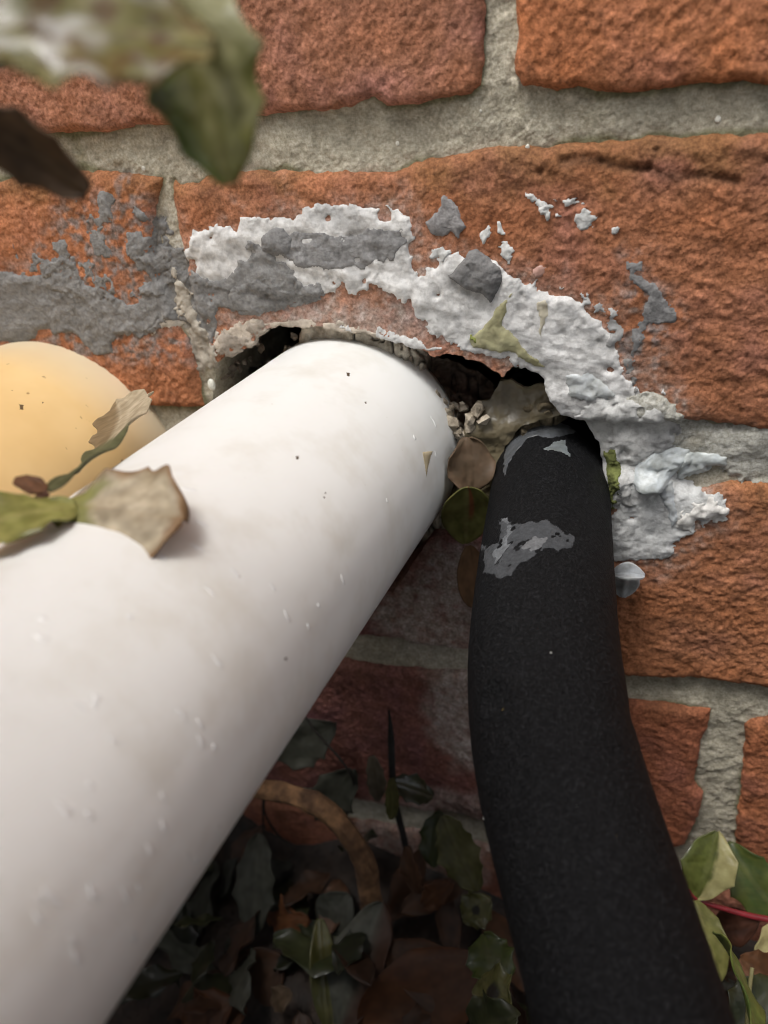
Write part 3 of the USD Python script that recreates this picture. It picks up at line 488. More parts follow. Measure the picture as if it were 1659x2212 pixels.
smear('mortar_smear', [(1240, 900), (1300, 850), (1370, 850), (1420, 880), (1470, 930), (1450, 975), (1400, 985), (1360, 1020), (1365, 1090), (1300, 1100)], M_LIME, (0.47, 0.465, 0.445), 1.6, 2.2, 5, 1.0, tex=.9, seed=52, over=True, col2=LIME2, label='pale smear carried down across the joint beside the black pipe')
curl = lambda x, z, s: 1.8 * MM * np.exp(-((z - w1(1400, 1050)[1]) / (2.2 * MM)) ** 2) * sstep(s, 0, 1.5 * MM)
smear('sealant_lump', [(1365, 1040), (1372, 1008), (1400, 985), (1450, 972), (1490, 975), (1492, 1000), (1455, 1030), (1430, 1058), (1392, 1062), (1372, 1055)], M_SEAL, (0.43, 0.46, 0.47), 2.8, 0.7, 4, 0.3, edge=1.4, tex=0.5, seed=37, lift=curl, label='bluish grey lump of sealant in the joint right of the black pipe')
smear('sealant_smear', [(1485, 985), (1520, 985), (1575, 990), (1570, 1010), (1545, 1020), (1520, 1030), (1490, 1035), (1460, 1038), (1470, 1010)], M_SEAL, (0.46, 0.49, 0.49), 1.6, 1.0, 4, 0.5, seed=38)
smear('sealant_smear', [(1415, 1050), (1450, 1040), (1462, 1070), (1468, 1120), (1450, 1140), (1440, 1100), (1425, 1070)], M_SEAL, (0.40, 0.42, 0.435), 1.0, 0.9, 4, 0.4, seed=39)
smear('mortar_smear', [(1478, 1090), (1510, 1068), (1550, 1072), (1570, 1090), (1595, 1108), (1560, 1125), (1525, 1118), (1505, 1140), (1470, 1150), (1462, 1120)], M_LIME, (0.60, 0.58, 0.54), 1.8, 1.4, 3, 1.0, seed=40)
smear('sealant_smear', [(1225, 810), (1275, 795), (1310, 815), (1330, 850), (1300, 860), (1265, 870), (1235, 850)], M_SEAL, (0.45, 0.47, 0.475), 1.0, 1.4, 4, 0.8, seed=41)
smear('sealant_smear', [(1010, 728), (1040, 712), (1062, 690), (1080, 650), (1112, 625), (1095, 665), (1088, 700), (1125, 730), (1150, 765), (1185, 795), (1160, 795), (1110, 765), (1060, 757), (1020, 750)], M_SEAL, (0.36, 0.34, 0.20), 0.9, 1.0, 4, 0.4, seed=42, over=True, label='yellowish green translucent sealant drip above the hole')
smear('sealant_smear', [(1155, 650), (1180, 645), (1182, 690), (1172, 735), (1160, 715), (1165, 680)], M_SEAL, (0.47, 0.43, 0.34), 0.7, 0.8, 4, 0.3, seed=43)
smear('sealant_smear', [(1145, 580), (1165, 570), (1188, 572), (1170, 600), (1155, 605)], M_SEAL, (0.5, 0.30, 0.25), 0.4, 0.8, 3, 0.4, seed=44)
smear('moss_patch', [(1290, 975), (1330, 975), (1345, 1010), (1338, 1060), (1326, 1110), (1300, 1060)], M_LINING, (0.13, 0.145, 0.045), 1.6, 1.4, 3, 1.2, seed=45)
smear('moss_patch', [(1010, 712), (1035, 715), (1030, 740), (1012, 735)], M_LINING, (0.20, 0.22, 0.06), 0.5, 1.2, 3, 0.6, seed=46)
for k, (px, py, r) in enumerate([(1549, 263, .65), (1136, 322, .5), (849, 317, .45), (300, 369, .6), (1033, 244, .3)]):
    q = on_y(px, py); g = trimesh.creation.icosphere(2, r * MM); g.vertices *= (1, .7, 1.25); g.vertices += meshkit.noise(g.vertices * 1500)[:, None] * .3 * MM
    jj, ii = np.argmin(abs(xs - q[0])), np.argmin(abs(zs - q[2])); g.apply_translation((q[0], -HM[ii, jj], q[2]))
    put('mortar_grit', (g.vertices, g.faces), M_LIME, wall, col=np.tile((0.62, 0.6, 0.53), (len(g.vertices), 1)))

# ------------------------------------------------------------------ pipes
AX = np.array([0.0029, 1.0, -0.0972])
def pipe_path(cx, cz, y0, y1, n): 
    y = np.linspace(y0, y1, n); return np.stack([cx + AX[0] * y, y, cz + AX[2] * y], 1)
WC, WR = (-0.0465, -0.0791), 0.0303
white = thing('white_pipe', 'fat white plastic pipe running out of the ragged hole towards the lower left', 'pipe')
wmesh, wi = tube(pipe_path(*WC, 0.0075, -0.34, 200), WR, 160, inner=WR - 0.003)
put('pipe_body', wmesh, M_PVC, white)
CCN, CR = (-0.1407, -0.0893), 0.0391
cream = thing('cream_pipe', 'cream coloured plastic pipe at the left, parallel to the white pipe', 'pipe')
cmesh, ci = tube(pipe_path(*CCN, 0.012, -0.32, 120), CR, 160, inner=CR - 0.003)
put('pipe_body', cmesh, M_CREAM, cream)
def hit(px, py, c, r, lift=0.0):                     # where a sight line meets a pipe (lifted off it)
    d = ray(px, py); a = AX / np.linalg.norm(AX); o = CAM - np.array([c[0], 0, c[1]])
    dd, oo = d - a * (d @ a), o - a * (o @ a); A, Bq, Cq = dd @ dd, 2 * dd @ oo, oo @ oo - (r + lift) ** 2
    disc = Bq * Bq - 4 * A * Cq
    if disc < 0: return None
    return CAM + d * ((-Bq - math.sqrt(disc)) / (2 * A))
def outward(P, c):
    a = AX / np.linalg.norm(AX); o = P - np.array([c[0], 0, c[1]]); o = o - a * (o @ a); return o / np.linalg.norm(o)
# drops and runs of water clinging to the white pipe
rng = np.random.default_rng(11); dv, df, do = [], [], 0
for k in range(75):
    px, py = rng.uniform(60, 960), rng.uniform(850, 2200)
    P = hit(px, py, WC, WR)
    if P is None or P[1] < -0.3: continue
    nrm = outward(P, WC); down = np.array([0, 0, -1.0]) - nrm * (-nrm[2])
    if np.linalg.norm(down) < .05: continue
    down /= np.linalg.norm(down); side = np.cross(nrm, down)
    g = trimesh.creation.icosphere(2, 1.0); L, wd = rng.uniform(.5, 1.6) * MM, rng.uniform(.26, .5) * MM
    v = g.vertices; bend = rng.uniform(-.35, .35) * L
    q = P + np.outer(v[:, 0] * L, down) + np.outer(v[:, 1] * wd * (1 + .5 * v[:, 0]) + bend * v[:, 0] ** 2, side) + np.outer(v[:, 2] * .15 * MM, nrm)
    dv.append(q); df.append(g.faces + do); do += len(q)
put('water_drop', (np.vstack(dv), np.vstack(df)), M_WATER, white, kind='stuff', label='clear runs of water clinging to the white pipe')
def on_tube(info, pts, T, col, mat, name, parent, seed, a1=1.0, a2=0.5, label=None, nside=420, step=0.0004, tex=0.3, hole=None, spx=None):
    """A patch stuck to a tube, its outline traced in the picture but built on the tube's own surface."""
    s_ = info['S'][:, 0]; pa = np.array(pts, float)
    cx_, cy_ = project(info['V'].reshape(-1, 3)); face0 = ((CAM - info['V']) * info['D']).sum(-1).ravel() > 0
    near = face0 & (cx_ > pa[:, 0].min() - 45) & (cx_ < pa[:, 0].max() + 45) & (cy_ > pa[:, 1].min() - 45) & (cy_ < pa[:, 1].max() + 45)
    sn, pn = info['S'].ravel()[near], info['Ph'].ravel()[near]; p0 = np.angle(np.exp(1j * pn).mean()); dp = np.angle(np.exp(1j * (pn - p0)))
    st_ = step; ph = p0 + np.arange(dp.min() - .02, dp.max() + .02, st_ / info['R'].mean()); ss = np.arange(sn.min() - .002, sn.max() + .002, st_)
    ss = ss[(ss >= s_[0]) & (ss <= s_[-1])]
    ic = np.interp(ss, s_, np.arange(len(s_))); i0_ = np.clip(ic.astype(int), 0, len(s_) - 2); fr = (ic - i0_)[:, None, None]
    idx = (ph % (2 * np.pi)) / (2 * np.pi) * info['D'].shape[1]; ja = idx.astype(int) % info['D'].shape[1]; jb = (ja + 1) % info['D'].shape[1]; fj = (idx - idx.astype(int))[None, :, None]
    G = lambda A: (A[i0_][:, ja] * (1 - fj) + A[i0_][:, jb] * fj) * (1 - fr) + (A[i0_ + 1][:, ja] * (1 - fj) + A[i0_ + 1][:, jb] * fj) * fr
    V, D = G(info['V']), G(info['D']); D /= np.linalg.norm(D, axis=-1, keepdims=True)
    face = ((CAM - V) * D).sum(-1) > 0
    px, py = project(V.reshape(-1, 3)); px, py = px.reshape(face.shape), py.reshape(face.shape)
    rr = info['R'].mean(); U_, S_ = np.meshgrid(ph * rr, ss)
    mm = 1 / (FPX / 210e-3 * 1e-3)                      # picture units per millimetre on the tube, roughly
    s = np.where(face, psdf(np.array(pts, float), px, py) * mm * MM, -9 * MM)
    s = s + nz(U_, S_, 4 * MM, 700 + seed, 4) * a1 * MM + nz(U_, S_, 1.2 * MM, 720 + seed) * a2 * MM
    if hole: s = np.minimum(s, (hole[1] - nz(U_, S_, hole[0] * MM, 760 + seed, 4)) * hole[2] * MM)
    s[0] = s[-1] = -1 * MM; s[:, 0] = s[:, -1] = -1 * MM
    tx = nz(U_, S_, 4 * MM, 740 + seed, 4)
    th = T * MM * (1 - np.exp(-np.clip(s, 0, 1) / (0.8 * MM))) + tex * MM * tx * sstep(s, 0, 1.5 * MM)
    th = np.maximum(th, .06 * MM)
    c = np.asarray(col) * (1 + .25 * tx + .2 * nz(U_, S_, 1.6 * MM, 780 + seed))[..., None]
    def pos(samp, sv): return samp(V) + samp(D) * np.where(sv <= 0, -0.15 * MM, samp(th))[:, None]
    mesh, fld = grid_patch(U_, S_, s, pos)
    return put(name, mesh, mat, parent, col=fld(c), label=label)
on_tube(wi, [(912, 976), (936, 974), (931, 984), (925, 1008), (921, 1030), (917, 1005)], 0.35, (0.5, 0.42, 0.28), M_DRY, 'torn_nick', white, 1, 0.0, 0.05, label='tiny triangular torn flap of plastic', tex=.05, nside=700, step=.00025)
for k, (px, py, r) in enumerate([(642, 989, 5), (617, 1423, 4), (752, 809, 5), (700, 1075, 3), (703, 1065, 3), (790, 870, 3)]):
    on_tube(wi, [(px - r, py - r), (px + r, py - r * .8), (px + r * .8, py + r), (px - r * .7, py + r * .7)], 0.12, (0.10, 0.07, 0.045), M_DRY, 'dirt_fleck', white, 5 + k, 0.05, 0.12, nside=700, step=.0003, tex=.02)
for k, (px, py, r) in enumerate([(46, 880, 6), (92, 870, 3)]):
    on_tube(ci, [(px - r, py - r * 1.3), (px + r, py - r * .8), (px + r * .8, py + r), (px - r * .7, py + r * .7)], 0.12, (0.16, 0.10, 0.05), M_DRY, 'dirt_fleck', cream, 25 + k, 0.05, 0.12, nside=700, step=.0003, tex=.02)

BP = [(0.000, .050, -.086, .0140), (0.004, .022, -.0868, .0143), (0.0075, .004, -.0880, .0148), (0.0105, -.016, -.0902, .0152), (0.0140, -.040, -.0925, .0155), (0.0188, -.0645, -.0968, .0157), (0.0250, -.0825, -.1030, .0157), (0.0327, -.098, -.1105, .0157), (0.0415, -.1155, -.119, .0157), (0.054, -.142, -.134, .0157), (0.075, -.185, -.165, .0157), (0.085, -.215, -.215, .0157), (0.088, -.225, -.29, .0157)]
bp = spline(BP, 520)
black = thing('black_pipe', 'bent pipe in black foam lagging, coming out of the hole and curving down', 'pipe')
rough_mod = lambda S_, P_: 1 + 0.010 * nz(S_, P_ * .0155, 9 * MM, 801) + 0.006 * nz(S_, P_ * .0155, 2 * MM, 802) - 0.035 * np.exp(-(((S_ - .125) / .004) ** 2)) * np.clip(np.cos(P_ - 4.2), 0, 1)
_, b0 = tube(bp[:, :3], bp[:, 3], 200)
q0 = np.stack(project(b0['V'].reshape(-1, 3)), 1); f0 = ((CAM - b0['V']) * b0['D']).sum(-1).ravel() > 0
kd_ = np.argmin(np.hypot(q0[:, 0] - 1072, q0[:, 1] - 1520) + 1e5 * ~f0); ds, dp_ = b0['S'].ravel()[kd_], b0['Ph'].ravel()[kd_]
def dented(S_, P_):
    r = np.hypot(S_ - ds, np.angle(np.exp(1j * (P_ - dp_))) * .0155) / .0042
    return rough_mod(S_, P_) + .035 * np.exp(-((r - 1) / .22) ** 2) * (S_ < ds + .001) - .05 * np.exp(-(r / .75) ** 2)
bmesh, binfo = tube(bp[:, :3], bp[:, 3], 200, cap=True, mod=dented)
put('foam_sleeve', bmesh, M_FOAM, black)
on_tube(binfo, [(1040, 1180), (1075, 1170), (1082, 1140), (1070, 1122), (1090, 1120), (1110, 1130), (1150, 1125), (1180, 1120), (1205, 1140), (1240, 1160), (1235, 1185), (1205, 1192), (1175, 1190), (1150, 1205), (1125, 1215), (1105, 1245), (1075, 1250), (1050, 1235), (1045, 1205)],
        0.3, (0.045, 0.047, 0.05), M_GREY, 'mortar_smear', black, 40, 1.0, 0.7, label='flaky grey mortar smear stuck on the black foam', hole=(3, 0.28, 3), tex=.6)
on_tube(binfo, [(1060, 1195), (1078, 1180), (1092, 1140), (1082, 1122), (1096, 1120), (1108, 1150), (1098, 1185), (1080, 1215), (1065, 1225)], 0.35, (0.11, 0.115, 0.12), M_GREY, 'mortar_smear', black, 41, 1.0, .7, tex=.4)
on_tube(binfo, [(1130, 1180), (1150, 1160), (1205, 1160), (1180, 1175), (1150, 1190), (1130, 1192)], 0.35, (0.12, 0.122, 0.125), M_GREY, 'mortar_smear', black, 42, 1.0, .8, tex=.4)
on_tube(binfo, [(1170, 972), (1195, 955), (1222, 948), (1226, 965), (1232, 985), (1205, 975)], 0.3, (0.13, 0.145, 0.15), M_SEAL, 'sealant_chip', black, 43, .3, .3, tex=.1, label='small pale chip of sealant on the black foam')
on_tube(binfo, [(1085, 1020), (1088, 985), (1105, 945), (1140, 918), (1180, 908), (1225, 915), (1250, 935), (1225, 938), (1190, 945), (1160, 942), (1140, 950), (1115, 975), (1100, 1000), (1090, 1030)], 0.35, (0.06, 0.064, 0.07), M_SEAL, 'sealant_smear', black, 44, .5, .4, tex=.3, label='grey sealant collar where the black foam enters the hole')
rng = np.random.default_rng(4)
for k, (px, py) in enumerate([(1087, 1533), (1332, 1804), (1190, 1410), (1278, 1905), (1246, 1742), (1044, 1768)]):
    r = 2.4; on_tube(binfo, [(px - r, py - r), (px + r, py - r), (px + r, py + r), (px - r, py + r)], 0.25, (0.45, 0.32, 0.10) if k < 2 else (0.4, 0.4, 0.38), M_DRY, 'grit_speck', black, 50 + k, 0.05, 0.1, nside=900, step=.0003, tex=.02)

# ------------------------------------------------------------------ leaves
KC = {'green': ((0.055, 0.085, 0.018), (0.11, 0.13, 0.03), (0.16, 0.17, 0.06)), 'olive': ((0.12, 0.12, 0.03), (0.20, 0.19, 0.06), (0.25, 0.22, 0.09)), 'pale': ((0.38, 0.31, 0.21), (0.50, 0.42, 0.30), (0.30, 0.225, 0.135)),
      'brown': ((0.10, 0.045, 0.02), (0.17, 0.075, 0.035), (0.2, 0.1, 0.05)), 'rust': ((0.22, 0.075, 0.025), (0.34, 0.13, 0.045), (0.36, 0.16, 0.07)), 'grey': ((0.11, 0.115, 0.085), (0.18, 0.18, 0.14), (0.2, 0.2, 0.15)),
      'dark': ((0.03, 0.038, 0.014), (0.055, 0.06, 0.022), (0.08, 0.08, 0.03)), 'mottle': ((0.15, 0.15, 0.045), (0.36, 0.35, 0.26), (0.3, 0.28, 0.13))}
def leaf(base, tip, nrm, width, kind='green', spines=5, dep=.28, curl=0.3, fold=0.25, wave=.10, seed=0, peak=0.5, nu=64, nv=22, thick=.00035, colfn=None, holes=0, roll=0.0, side=0.0):
    base, tip, nrm = map(lambda a: np.asarray(a, float), (base, tip, nrm))
    ex = tip - base; L = np.linalg.norm(ex); ex /= L; ez = nrm - ex * (nrm @ ex); ez /= np.linalg.norm(ez); ey = np.cross(ez, ex)
    if roll: ey, ez = ey * math.cos(roll) + ez * math.sin(roll), ez * math.cos(roll) - ey * math.sin(roll)
    u = np.linspace(0, 1, nu); v = np.linspace(-1, 1, nv); U, V = np.meshgrid(u, v, indexing='ij')
    k1 = math.log(0.5) / math.log(peak); prof = np.sin(np.pi * np.clip(U, 0.001, .999) ** k1) ** 0.72
    ph = seed * .37; sc = np.abs(np.sin(np.pi * (U * spines + np.where(V > 0, 0, .35) + ph)))
    W = width / 2 * prof * (1 - dep * sc ** .8 * sstep(U, 0.02, .12)) + .0006
    y = V * W
    x = U * L
    ang = curl * (U - .5) * 2; zc = -curl * L * ((U - .5) ** 2 - .25)
    sp_edge = np.abs(V) ** 3
    zl = zc + fold * np.abs(y) * (1 if fold else 0) + wave * width * sp_edge * np.sin(2 * np.pi * (U * spines * .5 + ph) + V * 1.3) + .03 * width * (meshkit.fbm(np.stack([U * 4, V * 2, np.full(U.shape, seed * 3.1)], -1), 3, seed) - .5) * 2
    zl = zl + .0003 * np.exp(-(np.abs(y) / .0006) ** 2)
    xb = side * L * ((U - .5) ** 2 - .25)
    P = base + x[..., None] * ex + (y + xb)[..., None] * ey + zl[..., None] * ez
    c0, c1, cm = KC[kind]; n1 = meshkit.fbm(np.stack([U * 6, V * 3, np.full(U.shape, seed + .5)], -1), 4, seed + 7)
    C = mixc(c0, c1, sstep(n1, .3, .7)); vein = np.exp(-(np.abs(V) / .05) ** 2) * .85
    lat = .35 * np.clip(np.cos(2 * np.pi * (U * 7 - np.abs(V) * 1.6)) - .75, 0, 1) * 4 * (1 - np.abs(V)); C = mixc(C, cm, np.clip(vein + lat * .7, 0, 1))
    if colfn is not None: C = colfn(U, V, C, n1)
    q = np.arange(nu * nv).reshape(nu, nv); f = np.stack([q[:-1, :-1], q[1:, :-1], q[1:, 1:], q[:-1, 1:]], -1).reshape(-1, 4)
    du, dv_ = np.gradient(P, axis=0), np.gradient(P, axis=1); N = np.cross(du, dv_); N /= np.linalg.norm(N, axis=-1, keepdims=True) + 1e-12
    Pt, Pb = (P + N * thick / 2).reshape(-1, 3), (P - N * thick / 2).reshape(-1, 3); n = nu * nv
    rim = np.concatenate([q[:, 0], q[-1, 1:], q[-2::-1, -1], q[0, -2:0:-1]]); r2 = np.roll(rim, -1)
    rf = np.stack([r2, rim, rim + n, r2 + n], 1)
    return (np.vstack([Pt, Pb]), np.vstack([f, f[:, ::-1] + n, rf])), np.vstack([C.reshape(-1, 3)] * 2)
def put_leaf(name, mat, parent, base, tip, nrm, width, label=None, cat=None, group=None, **k):
    mesh, col = leaf(base, tip, nrm, width, **k)
    return put(name, mesh, mat, parent, col=col, label=label, cat=cat, group=group)
def lone_leaf(label, mat, base, tip, nrm, width, group=None, name='holly_leaf', cat='leaf', **k):
    return put_leaf(name, mat, None, base, tip, nrm, width, label=label, cat=cat, group=group, **k)
TOCAM = -FWD
def brown_edge(a=(0.20, 0.10, 0.035), w=.72):
    def f(U, V, C, n1): return mixc(C, a, .85 * sstep(np.maximum(np.abs(V), np.abs(U - .5) * 2) + (n1 - .5) * .5, w, w + .2))
    return f
def mott(U, V, C, n1):
    b = meshkit.fbm(np.stack([U * 9, V * 5, U * 0 + 3.3], -1), 4, 77); C = mixc(C * (.8, .72, .45), (0.11, 0.06, 0.02), .9 * sstep(b, .47, .58))
    d = meshkit.fbm(np.stack([U * 4, V * 2.5, U * 0 + 9.3], -1), 3, 78); return mixc(C, (0.48, 0.46, 0.42), .75 * sstep(d + .25 * (U - .55), .56, .66))
# sprig hanging in at the top left, close to the lens
sp = thing('holly_sprig', 'mottled holly sprig hanging into the top left corner, out of focus', 'holly sprig')
SD = .092
put_leaf('leaf', M_LEAF, sp, deep(372, -60, SD), deep(494, 400, SD + .006), TOCAM + .2 * RIGHT + .1 * UP, (.0160 * .78), kind='olive', spines=4, dep=.20, curl=.15, fold=.28, wave=.06, seed=1, peak=.42, label='greenest leaf, its tip pointing down',
         colfn=lambda U, V, C, n1: mixc(mixc(C, (0.06, 0.10, 0.012), .8 * sstep(-V + (n1 - .5), .2, .9)), (0.36, 0.34, 0.20), .5 * sstep(n1 + .4 * (V > -.2) - U * .6, .45, .75)))
put_leaf('leaf', M_LEAF, sp, deep(462, 100, SD - .004), deep(-90, 66, SD - .010), TOCAM + .12 * UP, (.0160 * .78), kind='mottle', spines=5, dep=.22, curl=.2, fold=.2, wave=.08, seed=2, colfn=mott)
put_leaf('leaf', M_DRY, sp, deep(-70, 250, SD + .012), deep(192, 415, SD + .016), TOCAM * .8 - UP * .7, (.0100 * .78), kind='brown', spines=3, dep=.22, curl=-.25, fold=.25, wave=.05, seed=3, peak=.42, colfn=lambda U, V, C, n1: C * (.45, .55, .5), label='dark brown leaf poking in from the left')  # leaf colour multiplied well below the brown set
put_leaf('leaf', M_DRY, sp, deep(-120, 60, SD + .01), deep(26, 128, SD + .012), TOCAM, (.0080 * .78), kind='dark', spines=3, dep=.2, seed=4)
tw, _ = tube(spline([deep(-200, 180, SD + .01), deep(-120, 90, SD), deep(100, -60, SD - .004), deep(380, 10, SD), deep(455, 92, SD - .003)], 40), (.0007), 10)
put('twig', tw, M_BARK, sp, col=np.tile((0.13, 0.12, 0.05), (len(tw[0]), 1)))
# sprig lying across the cream and white pipes
sp2 = thing('holly_sprig', 'withered holly sprig lying across the cream and the white pipe', 'holly sprig')
node = deep(100, 1062, .150)
Pt = hit(394, 1128, WC, WR, .0045)
put_leaf('leaf', M_DRY, sp2, deep(88, 1098, .150), Pt, TOCAM + .6 * UP - .1 * RIGHT, .0205, kind='pale', spines=5, dep=.16, curl=.10, fold=-.08, wave=.07, seed=11, peak=.66, colfn=lambda U, V, C, n1: mixc(brown_edge((0.20, 0.10, 0.035), .76)(U, V, C * (.62 + .75 * meshkit.fbm(np.stack([U * 14, V * 8, U * 0 + 4.4], -1), 4, 91))[..., None], n1), (0.20, 0.19, 0.055), sstep(.42 - U + (n1 - .5) * .5, -.05, .12)), label='broad pale withered leaf with a brown edge')
put_leaf('leaf', M_LEAF, sp2, deep(165, 1098, .148), deep(-130, 1175, .135), TOCAM + .9 * UP, .0105, kind='olive', spines=4, dep=.2, curl=.2, fold=.2, wave=.08, seed=12, label='yellowish green leaf', colfn=lambda U, V, C, n1: C * 1.35)
put_leaf('leaf', M_DRY, sp2, node, hit(254, 866, CCN, CR, .006), TOCAM, .0165, kind='pale', spines=8, dep=.16, curl=-.10, fold=.12, wave=.05, seed=13, peak=.70, side=.22,
         colfn=lambda U, V, C, n1: mixc(mixc(C, (0.16, 0.10, 0.04), .85 * sstep(V + (n1 - .5) * .4, .1, .35)), (0.10, 0.10, 0.045), sstep(.45 - U, 0, .1)), label='narrow withered leaf standing up in front of the cream pipe')
put_leaf('leaf', M_DRY, sp2, node, deep(30, 1040, .149), TOCAM + UP, .0028, kind='brown', spines=2, dep=.2, curl=.2, seed=14, nu=24, nv=10)
tw, _ = tube(spline([deep(-160, 1130, .128), deep(-40, 1110, .140), deep(60, 1095, .148), node], 30), .0008, 10)
put('twig', tw, M_BARK, sp2, col=np.tile((0.12, 0.06, 0.04), (len(tw[0]), 1)))
lone_leaf('brown edged leaf just inside the left edge, in front of the white pipe', M_DRY, deep(-190, 1330, .125), deep(24, 1360, .128), TOCAM + .3 * UP, .0125, kind='olive', spines=3, dep=.2, curl=.2, seed=15, colfn=brown_edge((0.16, 0.06, 0.03), .7))
# withered leaves wedged between the pipes
lone_leaf('brown rounded withered leaf wedged between the white and black pipe', M_DRY, on_y(1015, 1075, -.008), on_y(1010, 945, -.002), TOCAM + .3 * RIGHT, .0125, kind='brown', spines=3, dep=.10, curl=.2, fold=.2, wave=.10, seed=16, peak=.55, colfn=lambda U, V, C, n1: mixc(C, (0.09, 0.07, 0.045), .7 + 0 * U))
lone_leaf('yellowish withered leaf with a red brown rib, below the brown one', M_DRY, on_y(1010, 1050, -.012), on_y(1005, 1172, -.006), TOCAM, .0125, kind='olive', spines=2, dep=.06, curl=-.1, fold=.15, wave=.04, seed=17, peak=.45, colfn=lambda U, V, C, n1: mixc(C * .75, (0.20, 0.07, 0.03), sstep(.14 - np.abs(V - .2), 0, .08) * sstep(.65 - U, 0, .2)))
lone_leaf('dull brown leaf tucked behind the black pipe above the whitish brick', M_DRY, on_y(1020, 1310, -.006), on_y(1012, 1178, -.003), TOCAM + .4 * RIGHT, .0085, kind='brown', spines=2, dep=.04, curl=.12, fold=.1, wave=.02, seed=18, colfn=lambda U, V, C, n1: mixc(C, (0.10, 0.065, 0.035), .6 + 0 * U))
# a curled flake of sealant and a white bead
fl = thing('sealant_flake', 'curled grey flake of old sealant beside the black pipe, on the orange brick', 'flake')
FLK = lambda U, V, C, n1: mixc((0.33, 0.345, 0.36), (0.45, 0.46, 0.47), np.clip(np.abs(V) ** 3 + (n1 - .5), 0, 1))
FL = []
g = trimesh.creation.icosphere(3, 1.0); g.vertices *= (.0010, .0009, .0017); g.vertices += on_y(457, 831, -.001)
put('pebble', (g.vertices, g.faces), M_LIME, col=np.tile((0.66, 0.66, 0.58), (len(g.vertices), 1)), label='tiny white oval bead at the left edge of the hole', cat='pebble')

put_leaf('dished_skin', M_SEAL, fl, on_y(1345, 1288, -.0015), on_y(1352, 1232, -.004), (0.1, -1, .25), .0066, kind='grey', spines=1, dep=.0, curl=-.35, fold=-.10, wave=.0, seed=61, thick=.0006, peak=.45, colfn=FLK)
put_leaf('rolled_lip', M_SEAL, fl, on_y(1322, 1242, -.004), on_y(1392, 1246, -.004), (0, -.6, .9), .0034, kind='grey', spines=1, dep=.0, curl=.75, fold=.9, wave=.0, seed=62, thick=.0007, colfn=FLK)

# ------------------------------------------------------------------ stems and litter below the pipes
st = spline([on_y(500, 1690, -.018), on_y(560, 1704, -.020), on_y(640, 1719, -.022), on_y(709, 1756, -.025), on_y(760, 1814, -.027), on_y(790, 1877, -.028), on_y(803, 1960, -.028), on_y(806, 2030, -.026)], 120)
sm, _ = tube(st, np.linspace(.0032, .0037, 120), 48, mod=lambda S_, P_: 1 + .18 * nz(S_, P_ * .0035, 5 * MM, 810, 4) + .20 * nz(S_, P_ * .0035, (12 * MM, 1.3 * MM), 811, 4) + .12 * np.exp(-((S_ - .034) / .0025) ** 2))
nn = nz(sm[0][:, 0], sm[0][:, 2], 4 * MM, 812, 4)
put('woody_stem', sm, M_BARK, col=mixc((0.055, 0.028, 0.014), (0.145, 0.078, 0.037), sstep(nn, -.4, .4)), label='thick brown woody stem arching down behind the white pipe', cat='stem')
sm, _ = tube(spline([on_y(840, 1535, -.008), on_y(846, 1640, -.009), on_y(852, 1720, -.010), on_y(866, 1785, -.010), on_y(880, 1850, -.010)], 60), np.concatenate([np.linspace(.0003, .0011, 12), np.full(48, .0011)]), 16, mod=lambda S_, P_: 1 + .15 * nz(S_, P_ * .001, 4 * MM, 815))
put('dark_stick', sm, M_BARK, col=np.tile((0.012, 0.011, 0.010), (len(sm[0]), 1)), label='black upright stick against the dark brick left of the black pipe', cat='stick')
for k, (pts, lab) in enumerate([([(660, 1548, -.010), (690, 1590, -.012), (735, 1640, -.014), (760, 1680, -.014), (757, 1730, -.012), (750, 1775, -.010)], 'thin dark bent twig behind the arching woody stem'), ([(570, 1690, -.012), (568, 1760, -.010), (572, 1830, -.010)], 'short hair thin stalk hanging below the arching woody stem'), ([(586, 1700, -.012), (590, 1790, -.010), (640, 1840, -.012)], 'bent hair thin stalk just right of the short one')]):
    sm, _ = tube(spline([on_y(*p) for p in pts], 40), .00038, 10)
    put('twig', sm, M_BARK, col=np.tile((0.02, 0.017, 0.014), (len(sm[0]), 1)), label=lab, cat='twig')
UPZ = np.array([0, 0, 1.0])
